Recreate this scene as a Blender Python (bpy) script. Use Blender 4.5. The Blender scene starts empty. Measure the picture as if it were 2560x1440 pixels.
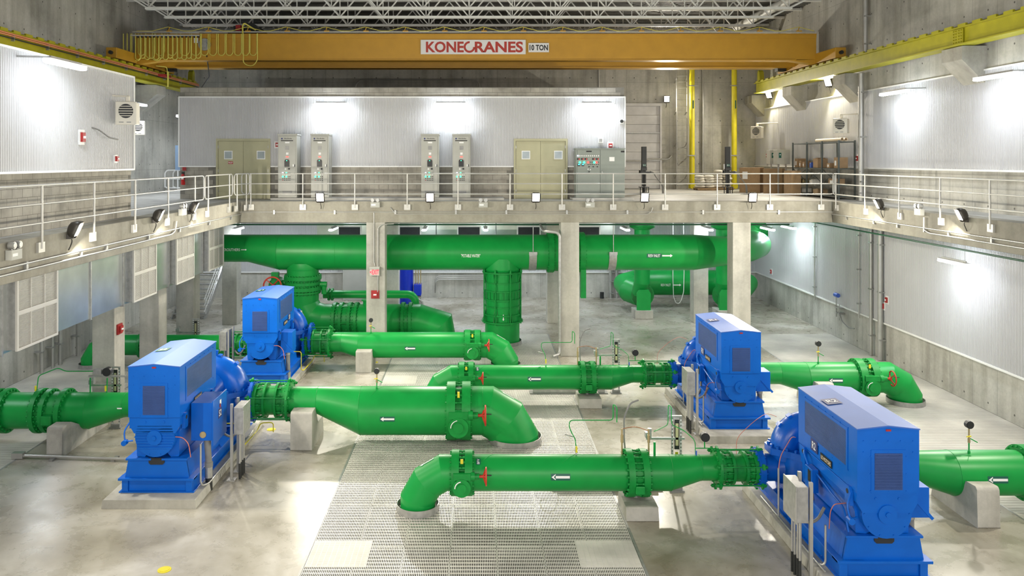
import bpy, math, random
from mathutils import Vector as V, Matrix
random.seed(7)
S = bpy.context.scene
COL = S.collection
PI = math.pi
# ---------------------------------------------------------------- camera, world, exposure
F, VX, VY, CH = 2000.0, 1190.0, 400.0, 7.8          # focal length in px, vanishing point, eye height above the pit floor
cam = bpy.data.objects.new('camera', bpy.data.cameras.new('camera'))
COL.objects.link(cam)
cam.location = (0, 0, CH)
cam.rotation_euler = (PI/2, 0, 0)
cam.data.sensor_width = 36
cam.data.lens = F/2560*36
cam.data.shift_x = (1280-VX)/2560
cam.data.shift_y = -(720-VY)/2560
cam.data.clip_end = 300
S.camera = cam
W = bpy.data.worlds.new('hall_air'); S.world = W; W.use_nodes = True
W.node_tree.nodes['Background'].inputs[0].default_value = (.93, .95, 1, 1)
W.node_tree.nodes['Background'].inputs[1].default_value = .85
vs = S.view_settings
vs.view_transform = 'Standard'; vs.look = 'None'; vs.exposure = 0.86; vs.gamma = 1; vs.use_curve_mapping = False
FLOOD, STRIP = 900.0, 46.0                            # lamp radiance: floodlight lenses, tube diffusers
def fx(px, Y): return (px-VX)*Y/F
def fz(py, Y): return CH-(py-VY)*Y/F
# ---------------------------------------------------------------- materials
def nt(name):
    m = bpy.data.materials.new(name); m.use_nodes = True
    t = m.node_tree; b = t.nodes['Principled BSDF']
    return m, t, b
def N(t, ty, **kw):
    n = t.nodes.new(ty)
    for k, v in kw.items():
        if k.startswith('i_'):
            n.inputs[int(k[2:]) if k[2:].isdigit() else k[2:]].default_value = v
        else: setattr(n, k, v)
    return n
def ramp(t, fac, stops):
    r = t.nodes.new('ShaderNodeValToRGB'); e = r.color_ramp.elements
    e[0].position, e[0].color = stops[0][0], (*stops[0][1], 1)
    e[1].position, e[1].color = stops[-1][0], (*stops[-1][1], 1)
    for p, c in stops[1:-1]:
        x = e.new(p); x.color = (*c, 1)
    t.links.new(fac, r.inputs[0]); return r.outputs[0]
def math_(t, op, a, b=None, c=None):
    n = t.nodes.new('ShaderNodeMath'); n.operation = op
    for i, x in enumerate((a, b, c)):
        if x is None: continue
        if isinstance(x, (int, float)): n.inputs[i].default_value = x
        else: t.links.new(x, n.inputs[i])
    return n.outputs[0]
def mixc(t, fac, a, b, mode='MIX'):
    n = t.nodes.new('ShaderNodeMix'); n.data_type = 'RGBA'; n.blend_type = mode
    for k, x in ((0, fac), (6, a), (7, b)):
        if isinstance(x, (int, float)): n.inputs[k].default_value = x
        elif isinstance(x, tuple): n.inputs[k].default_value = (*x[:3], 1)
        else: t.links.new(x, n.inputs[k])
    return n.outputs[2]
def pm(name, col, rough=.5, metal=0., var=.1, scale=3., bump=0., bscale=60., spec=.5, coat=0.):
    m, t, b = nt(name)
    co = N(t, 'ShaderNodeNewGeometry').outputs['Position']
    no = N(t, 'ShaderNodeTexNoise', i_Scale=scale, i_Detail=5.)
    t.links.new(co, no.inputs['Vector'])
    lo = tuple(c*(1-var) for c in col); hi = tuple(min(1, c*(1+var)) for c in col)
    t.links.new(ramp(t, no.outputs[0], [(.3, lo), (.7, hi)]), b.inputs['Base Color'])
    b.inputs['Roughness'].default_value = rough; b.inputs['Metallic'].default_value = metal
    b.inputs['Specular IOR Level'].default_value = spec; b.inputs['Coat Weight'].default_value = coat
    if bump:
        n2 = N(t, 'ShaderNodeTexNoise', i_Scale=bscale, i_Detail=4.); t.links.new(co, n2.inputs['Vector'])
        bp = N(t, 'ShaderNodeBump', i_Strength=bump, i_Distance=.01); t.links.new(n2.outputs[0], bp.inputs['Height'])
        t.links.new(bp.outputs[0], b.inputs['Normal'])
    return m
def emit(name, col, st):
    m, t, b = nt(name)
    b.inputs['Base Color'].default_value = (*col, 1); b.inputs['Emission Color'].default_value = (*col, 1)
    b.inputs['Emission Strength'].default_value = st
    return m
def concrete(name, base, u=None, rough=.75, seam=True, stain=.5, pw=1.22, ph=2.44):
    """cast concrete: blotches, vertical water stains, formwork seams and tie holes. u: 0 = panel runs along X, 1 = along Y"""
    m, t, b = nt(name)
    pos = N(t, 'ShaderNodeNewGeometry').outputs['Position']
    n1 = N(t, 'ShaderNodeTexNoise', i_Scale=.55, i_Detail=8., i_Roughness=.62); t.links.new(pos, n1.inputs['Vector'])
    n2 = N(t, 'ShaderNodeTexNoise', i_Scale=9., i_Detail=6., i_Roughness=.7); t.links.new(pos, n2.inputs['Vector'])
    mp = N(t, 'ShaderNodeMapping'); mp.inputs['Scale'].default_value = (2.6, 2.6, .22); t.links.new(pos, mp.inputs[0])
    n3 = N(t, 'ShaderNodeTexNoise', i_Scale=1., i_Detail=5.); t.links.new(mp.outputs[0], n3.inputs['Vector'])
    dk = tuple(c*.68 for c in base); lt = tuple(min(1, c*1.22) for c in base)
    c = ramp(t, n1.outputs[0], [(.3, dk), (.5, base), (.72, lt)])
    c = mixc(t, .35, c, ramp(t, n2.outputs[0], [(.3, (.55, .55, .55)), (.7, (1, 1, 1))]), 'MULTIPLY')
    c = mixc(t, stain, c, ramp(t, n3.outputs[0], [(.32, (.55, .53, .48)), (.55, (1, 1, 1))]), 'MULTIPLY')
    h = n2.outputs[0]
    if u is not None and seam:
        sp = N(t, 'ShaderNodeSeparateXYZ'); t.links.new(pos, sp.inputs[0])
        U, Z = sp.outputs[u], sp.outputs[2]
        def fold(x, p): return math_(t, 'ABSOLUTE', math_(t, 'SUBTRACT', math_(t, 'FRACT', math_(t, 'DIVIDE', x, p)), .5))
        ju = math_(t, 'LESS_THAN', math_(t, 'MULTIPLY', math_(t, 'SUBTRACT', .5, fold(U, pw)), pw), .012)
        jz = math_(t, 'LESS_THAN', math_(t, 'MULTIPLY', math_(t, 'SUBTRACT', .5, fold(Z, ph)), ph), .010)
        j = math_(t, 'MAXIMUM', ju, jz)
        du = math_(t, 'MULTIPLY', fold(math_(t, 'ADD', U, .17), pw), pw); dz = math_(t, 'MULTIPLY', fold(math_(t, 'ADD', Z, .35), ph/2), ph/2)
        hole = math_(t, 'LESS_THAN', math_(t, 'SQRT', math_(t, 'ADD', math_(t, 'MULTIPLY', du, du), math_(t, 'MULTIPLY', dz, dz))), .032)
        c = mixc(t, math_(t, 'MULTIPLY', j, .42), c, (.16, .155, .14))
        c = mixc(t, math_(t, 'MULTIPLY', hole, .85), c, (.05, .05, .045))
    t.links.new(c, b.inputs['Base Color'])
    b.inputs['Roughness'].default_value = rough
    bp = N(t, 'ShaderNodeBump', i_Strength=.25, i_Distance=.01); t.links.new(h, bp.inputs['Height']); t.links.new(bp.outputs[0], b.inputs['Normal'])
    return m
def floor_mat():
    m, t, b = nt('polished_floor')
    pos = N(t, 'ShaderNodeNewGeometry').outputs['Position']
    n1 = N(t, 'ShaderNodeTexNoise', i_Scale=.42, i_Detail=9., i_Roughness=.6, i_Distortion=.4); t.links.new(pos, n1.inputs['Vector'])
    n2 = N(t, 'ShaderNodeTexNoise', i_Scale=1.5, i_Detail=9., i_Roughness=.72, i_Distortion=.35); t.links.new(pos, n2.inputs['Vector'])
    c = ramp(t, n1.outputs[0], [(.32, (.24, .215, .16)), (.5, (.41, .385, .32)), (.68, (.58, .56, .51))])
    c = mixc(t, .6, c, ramp(t, n2.outputs[0], [(.32, (.74, .72, .67)), (.60, (1, 1, 1))]), 'MULTIPLY')
    t.links.new(c, b.inputs['Base Color'])
    t.links.new(ramp(t, n2.outputs[0], [(.3, (.22,)*3), (.7, (.36,)*3)]), b.inputs['Roughness'])
    b.inputs['Specular IOR Level'].default_value = .6
    return m
M = {}
M['floor'] = floor_mat()
M['conc_x'] = concrete('cast_concrete_x', (.50, .49, .44), 0)
M['conc_y'] = concrete('cast_concrete_y', (.50, .49, .44), 1)
M['conc'] = concrete('cast_concrete', (.34, .32, .26), None, stain=.35)
M['pier'] = concrete('pier_concrete', (.50, .485, .43), None, stain=.4)
M['deckc'] = pm('walkway_concrete', (.42, .41, .38), .55, var=.25, scale=1.2, bump=.1)
M['cmu'] = pm('block_face', (.33, .31, .265), .85, var=.22, scale=2.3, bump=.35, bscale=90)
M['mortar'] = pm('mortar', (.20, .19, .165), .9, bump=.3)
M['clad'] = pm('white_liner_panel', (.52, .52, .525), .42, var=.03, scale=.7, spec=.4)
M['trimw'] = pm('white_trim', (.78, .78, .76), .4, var=.03)
M['green'] = pm('green_pipe_paint', (.006, .29, .050), .36, var=.1, scale=1.4, spec=.32)
M['greend'] = pm('green_cast_paint', (.005, .25, .042), .42, spec=.3, var=.14, scale=5, bump=.08, bscale=50)
M['blue'] = pm('blue_machine_paint', (.001, .112, .53), .34, var=.07, scale=2, spec=.3)
M['blued'] = pm('blue_cast_paint', (.002, .095, .47), .28, spec=.4, var=.1, scale=5, bump=.1, bscale=40)
M['bluedk'] = pm('deep_blue_tank', (.004, .025, .42), .3, var=.06)
M['galv'] = pm('galvanised_steel', (.40, .40, .385), .42, .6, var=.16, scale=9)
M['duct'] = pm('duct_sheet', (.50, .52, .50), .30, .85, var=.12, scale=1.5)
M['rail'] = pm('aluminium_rail', (.50, .49, .455), .42, .35, var=.06, scale=3)
M['strut'] = pm('grey_strut', (.28, .28, .27), .5, .5, var=.15)
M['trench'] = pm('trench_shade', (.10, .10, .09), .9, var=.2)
M['grate'] = pm('galvanised_grating', (.74, .72, .66), .42, .2, var=.18, scale=.8)
M['white'] = pm('white_enamel', (.82, .81, .78), .4, var=.03)
M['cream'] = pm('louvre_cream', (.62, .60, .55), .45, var=.03)
M['dkgreen'] = pm('dark_green_pipe', (.006, .07, .03), .45, var=.1)
M['joist'] = pm('joist_paint', (.72, .72, .68), .5, var=.05)
M['deck'] = pm('roof_deck', (.13, .13, .12), .6, .2, var=.2, scale=.6)
M['orange'] = pm('crane_paint', (.50, .265, .020), .42, var=.06, scale=2)
M['yellow'] = pm('runway_paint', (.40, .37, .010), .42, var=.1, scale=2.5)
M['yellowp'] = pm('yellow_pipe_paint', (.72, .62, .02), .38, var=.06)
M['cable'] = pm('yellow_cable', (.62, .56, .10), .5, var=.08)
M['black'] = pm('black_paint', (.018, .02, .02), .45, var=.2)
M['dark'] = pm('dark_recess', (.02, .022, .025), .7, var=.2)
M['bronze'] = pm('flood_housing', (.055, .05, .042), .4, .4, var=.2)
M['red'] = pm('handwheel_red', (.50, .035, .018), .4, var=.1)
M['redbox'] = pm('alarm_red', (.36, .02, .02), .4, var=.1)
M['sign_red'] = pm('sign_red', (.42, .035, .02), .5, var=.02)
M['sign_w'] = pm('sign_white', (.74, .73, .72), .5, var=.02)
M['ink'] = pm('sign_black', (.01, .01, .01), .5, var=.1)
M['stkg'] = pm('sticker_green', (.006, .10, .07), .5, var=.03)
M['stkb'] = pm('sticker_navy', (.03, .04, .16), .5, var=.03)
M['stkw'] = pm('sticker_white', (.85, .85, .84), .5, var=.02)
M['cab'] = pm('cabinet_grey', (.42, .42, .38), .45, var=.04)
M['cabg'] = pm('cabinet_green_grey', (.26, .29, .26), .42, var=.04)
M['door'] = pm('door_khaki', (.42, .40, .25), .45, var=.04)
M['glass'] = pm('window_pane', (.35, .4, .42), .08, var=.1, spec=.8)
M['heater'] = pm('heater_cream', (.70, .66, .56), .45, var=.04)
M['board'] = pm('cardboard', (.36, .235, .125), .8, var=.1, scale=6, bump=.1)
M['shelf'] = pm('shelf_grey', (.11, .13, .125), .45, .3, var=.12)
M['bag'] = pm('white_sack', (.74, .71, .64), .7, var=.12, scale=7, bump=.5, bscale=14)
M['wood'] = pm('pallet_wood', (.40, .28, .16), .8, var=.2, scale=8)
M['paper'] = pm('paper_roll', (.80, .66, .48), .7, var=.06)
M['vinyl'] = pm('door_vinyl', (.58, .57, .56), .4, var=.1, scale=2)
M['screen'] = pm('blue_mesh', (.022, .06, .20), .45, .1, var=.12)
M['louvre'] = pm('blue_louvre_slat', (.05, .10, .30), .4, .2, var=.1)
M['conduit'] = pm('conduit_steel', (.46, .455, .43), .4, .6, var=.08)
M['flex'] = pm('flex_conduit', (.20, .20, .19), .5, var=.1)
M['copper'] = pm('copper_tube', (.45, .20, .10), .4, .6, var=.1)
M['wire'] = pm('orange_wire', (.55, .16, .10), .5, var=.1)
M['brass'] = pm('brass_fitting', (.45, .35, .18), .4, .6, var=.15)
M['yel'] = pm('yellow_handle', (.72, .62, .03), .45, var=.05)
M['tagb'] = pm('blue_handle', (.05, .12, .5), .45, var=.05)
M['gaugeg'] = pm('sight_glass', (.55, .5, .3), .15, var=.1)
M['bluepan'] = pm('pale_blue_panel', (.30, .45, .68), .5, var=.03)
M['ext'] = pm('extinguisher_red', (.55, .02, .02), .3, var=.05)
M['cond_red'] = pm('conductor_orange', (.75, .25, .13), .5, var=.05)
M['lamp'] = emit('flood_lens', (1, .93, .79), FLOOD)
M['tube'] = emit('tube_diffuser', (.85, .92, 1), STRIP)
M['led_g'] = emit('led_green', (.03, 1, .4), 2.5)
M['led_r'] = emit('led_red', (1, .05, .04), 2)
M['led_w'] = emit('led_white', (.7, .75, 1), 2.5)
M['exit'] = emit('exit_letters', (1, .008, .03), 1.6)
M['teal'] = emit('screen_teal', (.05, .5, .7), 2)
# ---------------------------------------------------------------- mesh building
def basis(d):
    d = V(d).normalized()
    a = V((0, 0, 1)) if abs(d.z) < .9 else V((1, 0, 0))
    u = d.cross(a).normalized(); return d, u, u.cross(d)
def fillet(pts, R):
    out = [pts[0]]
    for i in range(1, len(pts)-1):
        a, p, b = pts[i-1]-pts[i], pts[i], pts[i+1]-pts[i]
        d = min(R, .46*a.length, .46*b.length); p0, p1 = p+a.normalized()*d, p+b.normalized()*d
        for k in range(6): t = k/5; out.append(p0*(1-t)**2+p*(2*t*(1-t))+p1*t*t)
    return out+[pts[-1]]
class MB:
    def __init__(s, off=(0, 0, 0)): s.v, s.f, s.sm, s.o = [], [], [], V(off)
    def add(s, vs_, fs, smooth=False):
        b = len(s.v); s.v += [(p[0]+s.o.x, p[1]+s.o.y, p[2]+s.o.z) for p in vs_]
        s.f += [tuple(b+i for i in f) for f in fs]; s.sm += [smooth]*len(fs); return s
    def box(s, x0, x1, y0, y1, z0, z1):
        return s.add([(x0,y0,z0),(x1,y0,z0),(x1,y1,z0),(x0,y1,z0),(x0,y0,z1),(x1,y0,z1),(x1,y1,z1),(x0,y1,z1)],
                     [(0,3,2,1),(4,5,6,7),(0,1,5,4),(1,2,6,5),(2,3,7,6),(3,0,4,7)])
    def cbox(s, c, sx, sy, sz, rz=0, rx=0, ry=0):
        m = Matrix.Rotation(rz, 3, 'Z') @ Matrix.Rotation(ry, 3, 'Y') @ Matrix.Rotation(rx, 3, 'X')
        q = [m @ V((x*sx/2, y*sy/2, z*sz/2)) + V(c) for z in (-1, 1) for x, y in ((-1,-1),(1,-1),(1,1),(-1,1))]
        return s.add(q, [(0,3,2,1),(4,5,6,7),(0,1,5,4),(1,2,6,5),(2,3,7,6),(3,0,4,7)])
    def bar(s, p0, p1, w, h):
        d, u, n = basis(V(p1)-V(p0)); q = []
        for p in (p0, p1):
            for a, b in ((-1,-1),(1,-1),(1,1),(-1,1)): q.append(V(p)+u*(a*w/2)+n*(b*h/2))
        return s.add(q, [(0,3,2,1),(4,5,6,7),(0,1,5,4),(1,2,6,5),(2,3,7,6),(3,0,4,7)])
    def cyl(s, p0, p1, r0, r1=None, n=16, caps=True, axis=None):
        r1 = r0 if r1 is None else r1
        d, u, w = basis(axis if axis is not None else V(p1)-V(p0))
        A = [V(p0)+(u*math.cos(2*PI*i/n)+w*math.sin(2*PI*i/n))*r0 for i in range(n)]
        B = [V(p1)+(u*math.cos(2*PI*i/n)+w*math.sin(2*PI*i/n))*r1 for i in range(n)]
        s.add(A+B, [(i, (i+1) % n, n+(i+1) % n, n+i) for i in range(n)], True)
        if caps: s.add(A, [tuple(range(n-1, -1, -1))]); s.add(B, [tuple(range(n))])
        return s
    def pipe(s, p0, p1, ro, ri, n=24):                     # a ring or hollow pipe
        d, u, w = basis(V(p1)-V(p0)); R = []
        for p, r in ((p0, ro), (p1, ro), (p1, ri), (p0, ri)):
            R.append([V(p)+(u*math.cos(2*PI*i/n)+w*math.sin(2*PI*i/n))*r for i in range(n)])
        for a in range(4):
            b = (a+1) % 4
            s.add(R[a]+R[b], [(i, (i+1) % n, n+(i+1) % n, n+i) for i in range(n)], True)
        return s
    def tube(s, pts, r, n=8, closed=False, rr=None):
        pts = [V(p) for p in pts]
        if not closed and rr is None and r < .065 and 3 <= len(pts) <= 10: pts = fillet(pts, 9. if r <= .009 else max(.09, 5*r))
        k = len(pts); rings = []; u = None
        for i, p in enumerate(pts):
            if closed: d = pts[(i+1) % k]-pts[i-1]
            else: d = pts[min(i+1, k-1)]-pts[max(i-1, 0)]
            d.normalize()
            if u is None: _, u, w = basis(d)
            else:
                u = u-d*u.dot(d); u.normalize(); w = u.cross(d)
            q = r if rr is None else rr[i]
            rings.append([p+(u*math.cos(2*PI*j/n)+w*math.sin(2*PI*j/n))*q for j in range(n)])
        vs_ = [p for g in rings for p in g]; fs = []
        for i in range(k if closed else k-1):
            a, b = i*n, ((i+1) % k)*n
            fs += [(a+j, a+(j+1) % n, b+(j+1) % n, b+j) for j in range(n)]
        s.add(vs_, fs, True)
        if not closed: s.add(rings[0], [tuple(range(n-1, -1, -1))]); s.add(rings[-1], [tuple(range(n))])
        return s
    def mitre(s, pts, r, n=40):
        pts = [V(p) for p in pts]; k = len(pts); ds = [(pts[i+1]-pts[i]).normalized() for i in range(k-1)]
        for i in range(k-1):
            d, u, w = basis(ds[i]); R = []
            for e in (i, i+1):
                nn = ds[i] if e in (0, k-1) else (ds[e-1]+ds[e]).normalized()
                ring = []
                for j in range(n):
                    c = (u*math.cos(2*PI*j/n)+w*math.sin(2*PI*j/n))*r
                    ring.append(pts[e]+c-d*(c.dot(nn)/d.dot(nn)))
                R.append(ring)
            s.add(R[0]+R[1], [(j, (j+1) % n, n+(j+1) % n, n+j) for j in range(n)], True)
            if i == 0: s.add(R[0], [tuple(range(n-1, -1, -1))])
            if i == k-2: s.add(R[1], [tuple(range(n))])
        return s
    def prism(s, poly, ax, a, b):
        """polygon extruded along axis ax (0 x, 1 y, 2 z) from a to b; poly gives the two other coordinates in order"""
        def mk(p, t):
            q = list(p); q.insert(ax, t); return tuple(q)
        n = len(poly); A = [mk(p, a) for p in poly]; B = [mk(p, b) for p in poly]
        s.add(A+B, [(i, (i+1) % n, n+(i+1) % n, n+i) for i in range(n)]); s.add(A, [tuple(range(n-1, -1, -1))]); s.add(B, [tuple(range(n))])
        return s
    def lathe(s, prof, c, ax=2, n=24):
        c = V(c); d = V([1 if i == ax else 0 for i in range(3)]); d, u, w = basis(d)
        vs_ = []; k = len(prof)
        for r, h in prof:
            vs_ += [c+d*h+(u*math.cos(2*PI*j/n)+w*math.sin(2*PI*j/n))*r for j in range(n)]
        fs = [(i*n+j, i*n+(j+1) % n, (i+1)*n+(j+1) % n, (i+1)*n+j) for i in range(k-1) for j in range(n)]
        return s.add(vs_, fs, True)
    def mesh(s, name, mat):
        me = bpy.data.meshes.new(name); me.from_pydata(s.v, [], s.f)
        me.polygons.foreach_set('use_smooth', s.sm); me.materials.append(M[mat] if isinstance(mat, str) else mat)
        return me
    def build(s, name, mat, parent=None, bev=0, stuff=False):
        if parent is not None:
            w = wl(parent); s.v = [(a-w.x, b-w.y, c-w.z) for a, b, c in s.v]
        me = s.mesh(name, mat)
        import bmesh
        bm = bmesh.new(); bm.from_mesh(me); bmesh.ops.recalc_face_normals(bm, faces=bm.faces); bm.to_mesh(me); bm.free()
        o = bpy.data.objects.new(name, me); COL.objects.link(o); o.parent = parent
        if bev:
            md = o.modifiers.new('bevel', 'BEVEL'); md.width = bev; md.segments = 2; md.limit_method = 'ANGLE'; md.angle_limit = .6
        if stuff: o['kind'] = 'stuff'
        return o
def wl(o):
    p = V((0, 0, 0))
    while o is not None: p += o.location; o = o.parent
    return p
def tag(o, label, cat, group=None):
    o['label'] = label; o['category'] = cat
    if group: o['group'] = group
    return o
def struct(o): o['kind'] = 'structure'; return o
def thing(name, label, cat, loc=(0, 0, 0), group=None):
    o = bpy.data.objects.new(name, None); o.empty_display_size = .2; COL.objects.link(o); o.location = loc
    return tag(o, label, cat, group)
def inst(me, name, parent, loc, rot=(0, 0, 0), sc=None):
    o = bpy.data.objects.new(name, me); COL.objects.link(o); o.parent = parent
    o.location = V(loc)-(wl(parent) if parent is not None else V((0, 0, 0))); o.rotation_euler = rot
    if sc: o.scale = sc
    return o
def clone(src, loc, label=None, rz=None):
    r = src.copy(); COL.objects.link(r); r.location = loc
    if rz is not None: r.rotation_euler = (0, 0, rz)
    if label: r['label'] = label
    for ch in list(src.children):
        c = ch.copy(); COL.objects.link(c); c.parent = r
        for g in list(ch.children):
            d = g.copy(); COL.objects.link(d); d.parent = c
    return r
def bx(name, mat, parent, *a, bev=0): return MB().box(*a).build(name, mat, parent, bev)
def txt(body, w, h, bold=0.):
    """lettering as flat polygons fitted to w x h, centred; returns (points, faces)"""
    cu = bpy.data.curves.new('lettering', 'FONT'); cu.body = body; cu.resolution_u = 3; cu.offset = bold
    ob = bpy.data.objects.new('lettering', cu); COL.objects.link(ob)
    dg = bpy.context.evaluated_depsgraph_get(); dg.update()
    me = bpy.data.meshes.new_from_object(ob.evaluated_get(dg))
    vs_ = [tuple(v.co) for v in me.vertices]; fs = [tuple(p.vertices) for p in me.polygons]
    bpy.data.objects.remove(ob); bpy.data.curves.remove(cu); bpy.data.meshes.remove(me)
    x0, x1 = min(p[0] for p in vs_), max(p[0] for p in vs_); y0, y1 = min(p[1] for p in vs_), max(p[1] for p in vs_)
    return [((p[0]-(x0+x1)/2)/(x1-x0)*w, (p[1]-(y0+y1)/2)/(y1-y0)*h) for p in vs_], fs
ARROW = ([(-.5, 0), (-.27, .16), (-.27, .065), (.5, .065), (.5, -.065), (-.27, -.065), (-.27, -.16)], [(0, 1, 6), (1, 2, 5, 6), (2, 3, 4, 5)])
def on_plane(name, pf, mat, parent, c, u, w):
    c, u, w = V(c), V(u), V(w)
    mb = MB(); mb.add([c+u*a+w*b for a, b in pf[0]], pf[1]); return mb.build(name, mat, parent)
def on_pipe(name, pf, mat, parent, x, y, z, r, th, up=True):
    """flat print wrapped on a pipe that runs along X; th is the angle from the camera side (-Y) upwards"""
    q = []
    for a, b in pf[0]:
        t = th+b/r; q.append((x+a, y-r*math.cos(t), z+r*math.sin(t)))
    mb = MB(); mb.add(q, pf[1]); return mb.build(name, mat, parent)
def rect(w, h, k=4): 
    p = [(-w/2, -h/2+h*i/k) for i in range(k+1)]+[(w/2, -h/2+h*i/k) for i in range(k+1)]
    return p, [(i, k+1+i, k+2+i, i+1) for i in range(k)]
def corr(mb, ax, c, a0, a1, z0, z1, sgn, pitch=.066, d=.018):
    """ribbed liner sheet standing on the plane ax = c between a0 and a1, ribs proud towards sgn"""
    n = max(1, round((a1-a0)/pitch)); p = (a1-a0)/n; pr = []
    for i in range(n):
        a = a0+i*p; pr += [(a, 0), (a+.36*p, 0), (a+.5*p, d), (a+.86*p, d)]
    pr.append((a1, 0)); vs_ = []
    for z in (z0, z1):
        for a, h in pr: vs_.append((c+sgn*h, a, z) if ax == 0 else (a, c+sgn*h, z))
    k = len(pr); mb.add(vs_, [(i, i+1, k+i+1, k+i) for i in range(k-1)])
# ================================================================ the building shell
ZM, ZB = 6.16, 5.32            # walkway level, underside of edge beams
YB, XL, XR = 45.4, -16.1, 15.9 # back wall, side walls
YM = 31.75                     # pit edge of the far mezzanine
XEL, XER = -9.37, 14.16        # pit edges of the side walkways
TR = ((-16.1, -12.0), (-3.3, 3.2), (11.9, 15.9)); YT = 35.86; YN = 3.5
mb = MB()
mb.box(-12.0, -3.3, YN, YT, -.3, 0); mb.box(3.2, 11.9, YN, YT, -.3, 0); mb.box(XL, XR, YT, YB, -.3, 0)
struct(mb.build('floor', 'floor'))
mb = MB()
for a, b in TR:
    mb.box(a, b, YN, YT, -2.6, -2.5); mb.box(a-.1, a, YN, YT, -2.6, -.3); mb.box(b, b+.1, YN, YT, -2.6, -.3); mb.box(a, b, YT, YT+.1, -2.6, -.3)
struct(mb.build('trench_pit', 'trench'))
struct(bx('wall_left', 'conc_y', None, XL-.4, XL, -4, YB+.4, -2.6, 15.4))
struct(bx('wall_right', 'conc_y', None, XR, XR+.4, -4, YB+.4, -2.6, 15.4))
struct(bx('wall_back', 'conc_x', None, XL, XR, YB, YB+.4, -2.6, 15.4))
mb = MB(); mb.box(XL-.4, XR+.4, -4, YB+.4, 15.33, 15.5)
for i in range(int((YB+4)/.3)): mb.box(XL, XR, -4+i*.3, -4+i*.3+.12, 15.25, 15.33)
struct(mb.build('ceiling', 'deck'))
# walkway slabs with their edge beams
mb = MB(); mb.box(XL, XR, YM+.6, YB, 5.92, ZM); struct(mb.build('mezzanine_slab', 'deckc'))
struct(bx('trim_1', 'conc', None, XEL, XER, YM, YM+.6, ZB, ZM, bev=.02))
struct(bx('walkway_slab', 'deckc', None, XL, XEL-.55, -4, YM+.6, 5.92, ZM))
struct(bx('trim_2', 'conc', None, XEL-.55, XEL, -4, YM+.6, ZB, ZM, bev=.02))
struct(bx('walkway_slab', 'deckc', None, XER+.5, XR, -4, YM+.6, 5.92, ZM))
struct(bx('trim_3', 'conc', None, XER, XER+.5, -4, YM+.6, ZB, ZM, bev=.02))
mb = MB(); mb.box(XEL, XER, -4, .55, 5.4, ZM-.0); struct(mb.build('near_mezzanine_slab', 'deckc'))
# liner panels
def liner(name, segs, trims):
    mb = MB()
    for s_ in segs: corr(mb, *s_)
    o = struct(mb.build(name, 'clad'))
    for t_ in trims: bx('edge_trim', 'trimw', o, *t_)
liner('wall_right_lower_liner', [(0, XR-.05, 3.5, YB-.05, 1.5, 5.6, -1)], [(XR-.10, XR, 3.5, YB, 1.44, 1.5)])
liner('wall_right_upper_liner', [(0, XR-.05, 3.5, YB-.05, 7.5, 10.58, -1)], [(XR-.10, XR, 3.5, YB, 7.44, 7.5), (XR-.10, XR, 3.5, YB, 10.58, 10.63)])
liner('wall_back_lower_liner', [(1, YB-.05, XL, XR, 1.47, 5.6, -1)], [(XL, XR, YB-.10, YB, 1.41, 1.47)])
# block-built room over the left walkway
XRM, YR = -10.1, 23.4
struct(bx('wall_room_left', 'mortar', None, XL, XRM, -4, YR, ZM, 10.2))
blockm = MB().box(-.03, .012, -.195, .195, .005, .195).mesh('brick', 'cmu')
wp = bpy.data.objects['wall_room_left']
for r in range(7):
    y = YR-.2-(.2 if r % 2 else 0)
    while y > 11.5 and True:
        inst(blockm, 'brick', wp, (XRM, y, ZM+r*.2)); y -= .4
liner('wall_room_left_liner', [(0, XRM+.04, -2, YR+.02, 7.55, 10.2, 1)],
      [(XRM, XRM+.10, -2, YR+.04, 7.5, 7.55), (XRM, XRM+.10, -2, YR+.04, 10.2, 10.25), (XRM, XRM+.10, YR+.02, YR+.07, 7.5, 10.25)])
# block-built equipment rooms on the far mezzanine
BX0, BX1, YF = -12.5, 6.25, 33.8
struct(bx('wall_equipment_room', 'mortar', None, BX0, BX1, YF, YB, ZM, 10.87))
DOORS = ((-10.9, -8.73), (1.655, 3.80))
bl2 = MB().box(-.195, .195, -.012, .03, .005, .195).mesh('brick', 'cmu')
wp = bpy.data.objects['wall_equipment_room']
def row(z, par, off, skip=True):
    x = BX0+.2+off
    while x < BX1-.15:
        if not (skip and any(a-.25 < x < b+.25 for a, b in DOORS)): inst(bl2, 'brick', par, (x, YF, z))
        x += .4
for r in range(7): row(ZM+r*.2, wp, .2 if r % 2 else 0)
pp = struct(bx('wall_parapet', 'mortar', None, BX0+.02, BX1-.02, YF+.005, YF+.2, 10.42, 10.86))
row(10.45, pp, .2, False); row(10.655, pp, 0, False)
segs = []; xs = BX0
for a, b in DOORS:
    segs += [(1, YF-.05, xs, a-.06, 7.55, 10.43, -1), (1, YF-.05, a-.06, b+.06, 8.7, 10.43, -1)]; xs = b+.06
segs.append((1, YF-.05, xs, BX1+.03, 7.55, 10.43, -1))
tr = [(BX0-.03, BX1+.05, YF-.10, YF, 10.43, 10.48), (BX0-.05, BX0, YF-.09, YF, 7.5, 10.46), (BX1+.02, BX1+.06, YF-.09, YF, 7.5, 10.46)]
xs = BX0
for a, b in DOORS+((BX1+.09, 0),): tr.append((xs, a-.07, YF-.09, YF, 7.5, 7.55)); xs = b+.07
liner('wall_equipment_room_liner', segs, tr)
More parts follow.
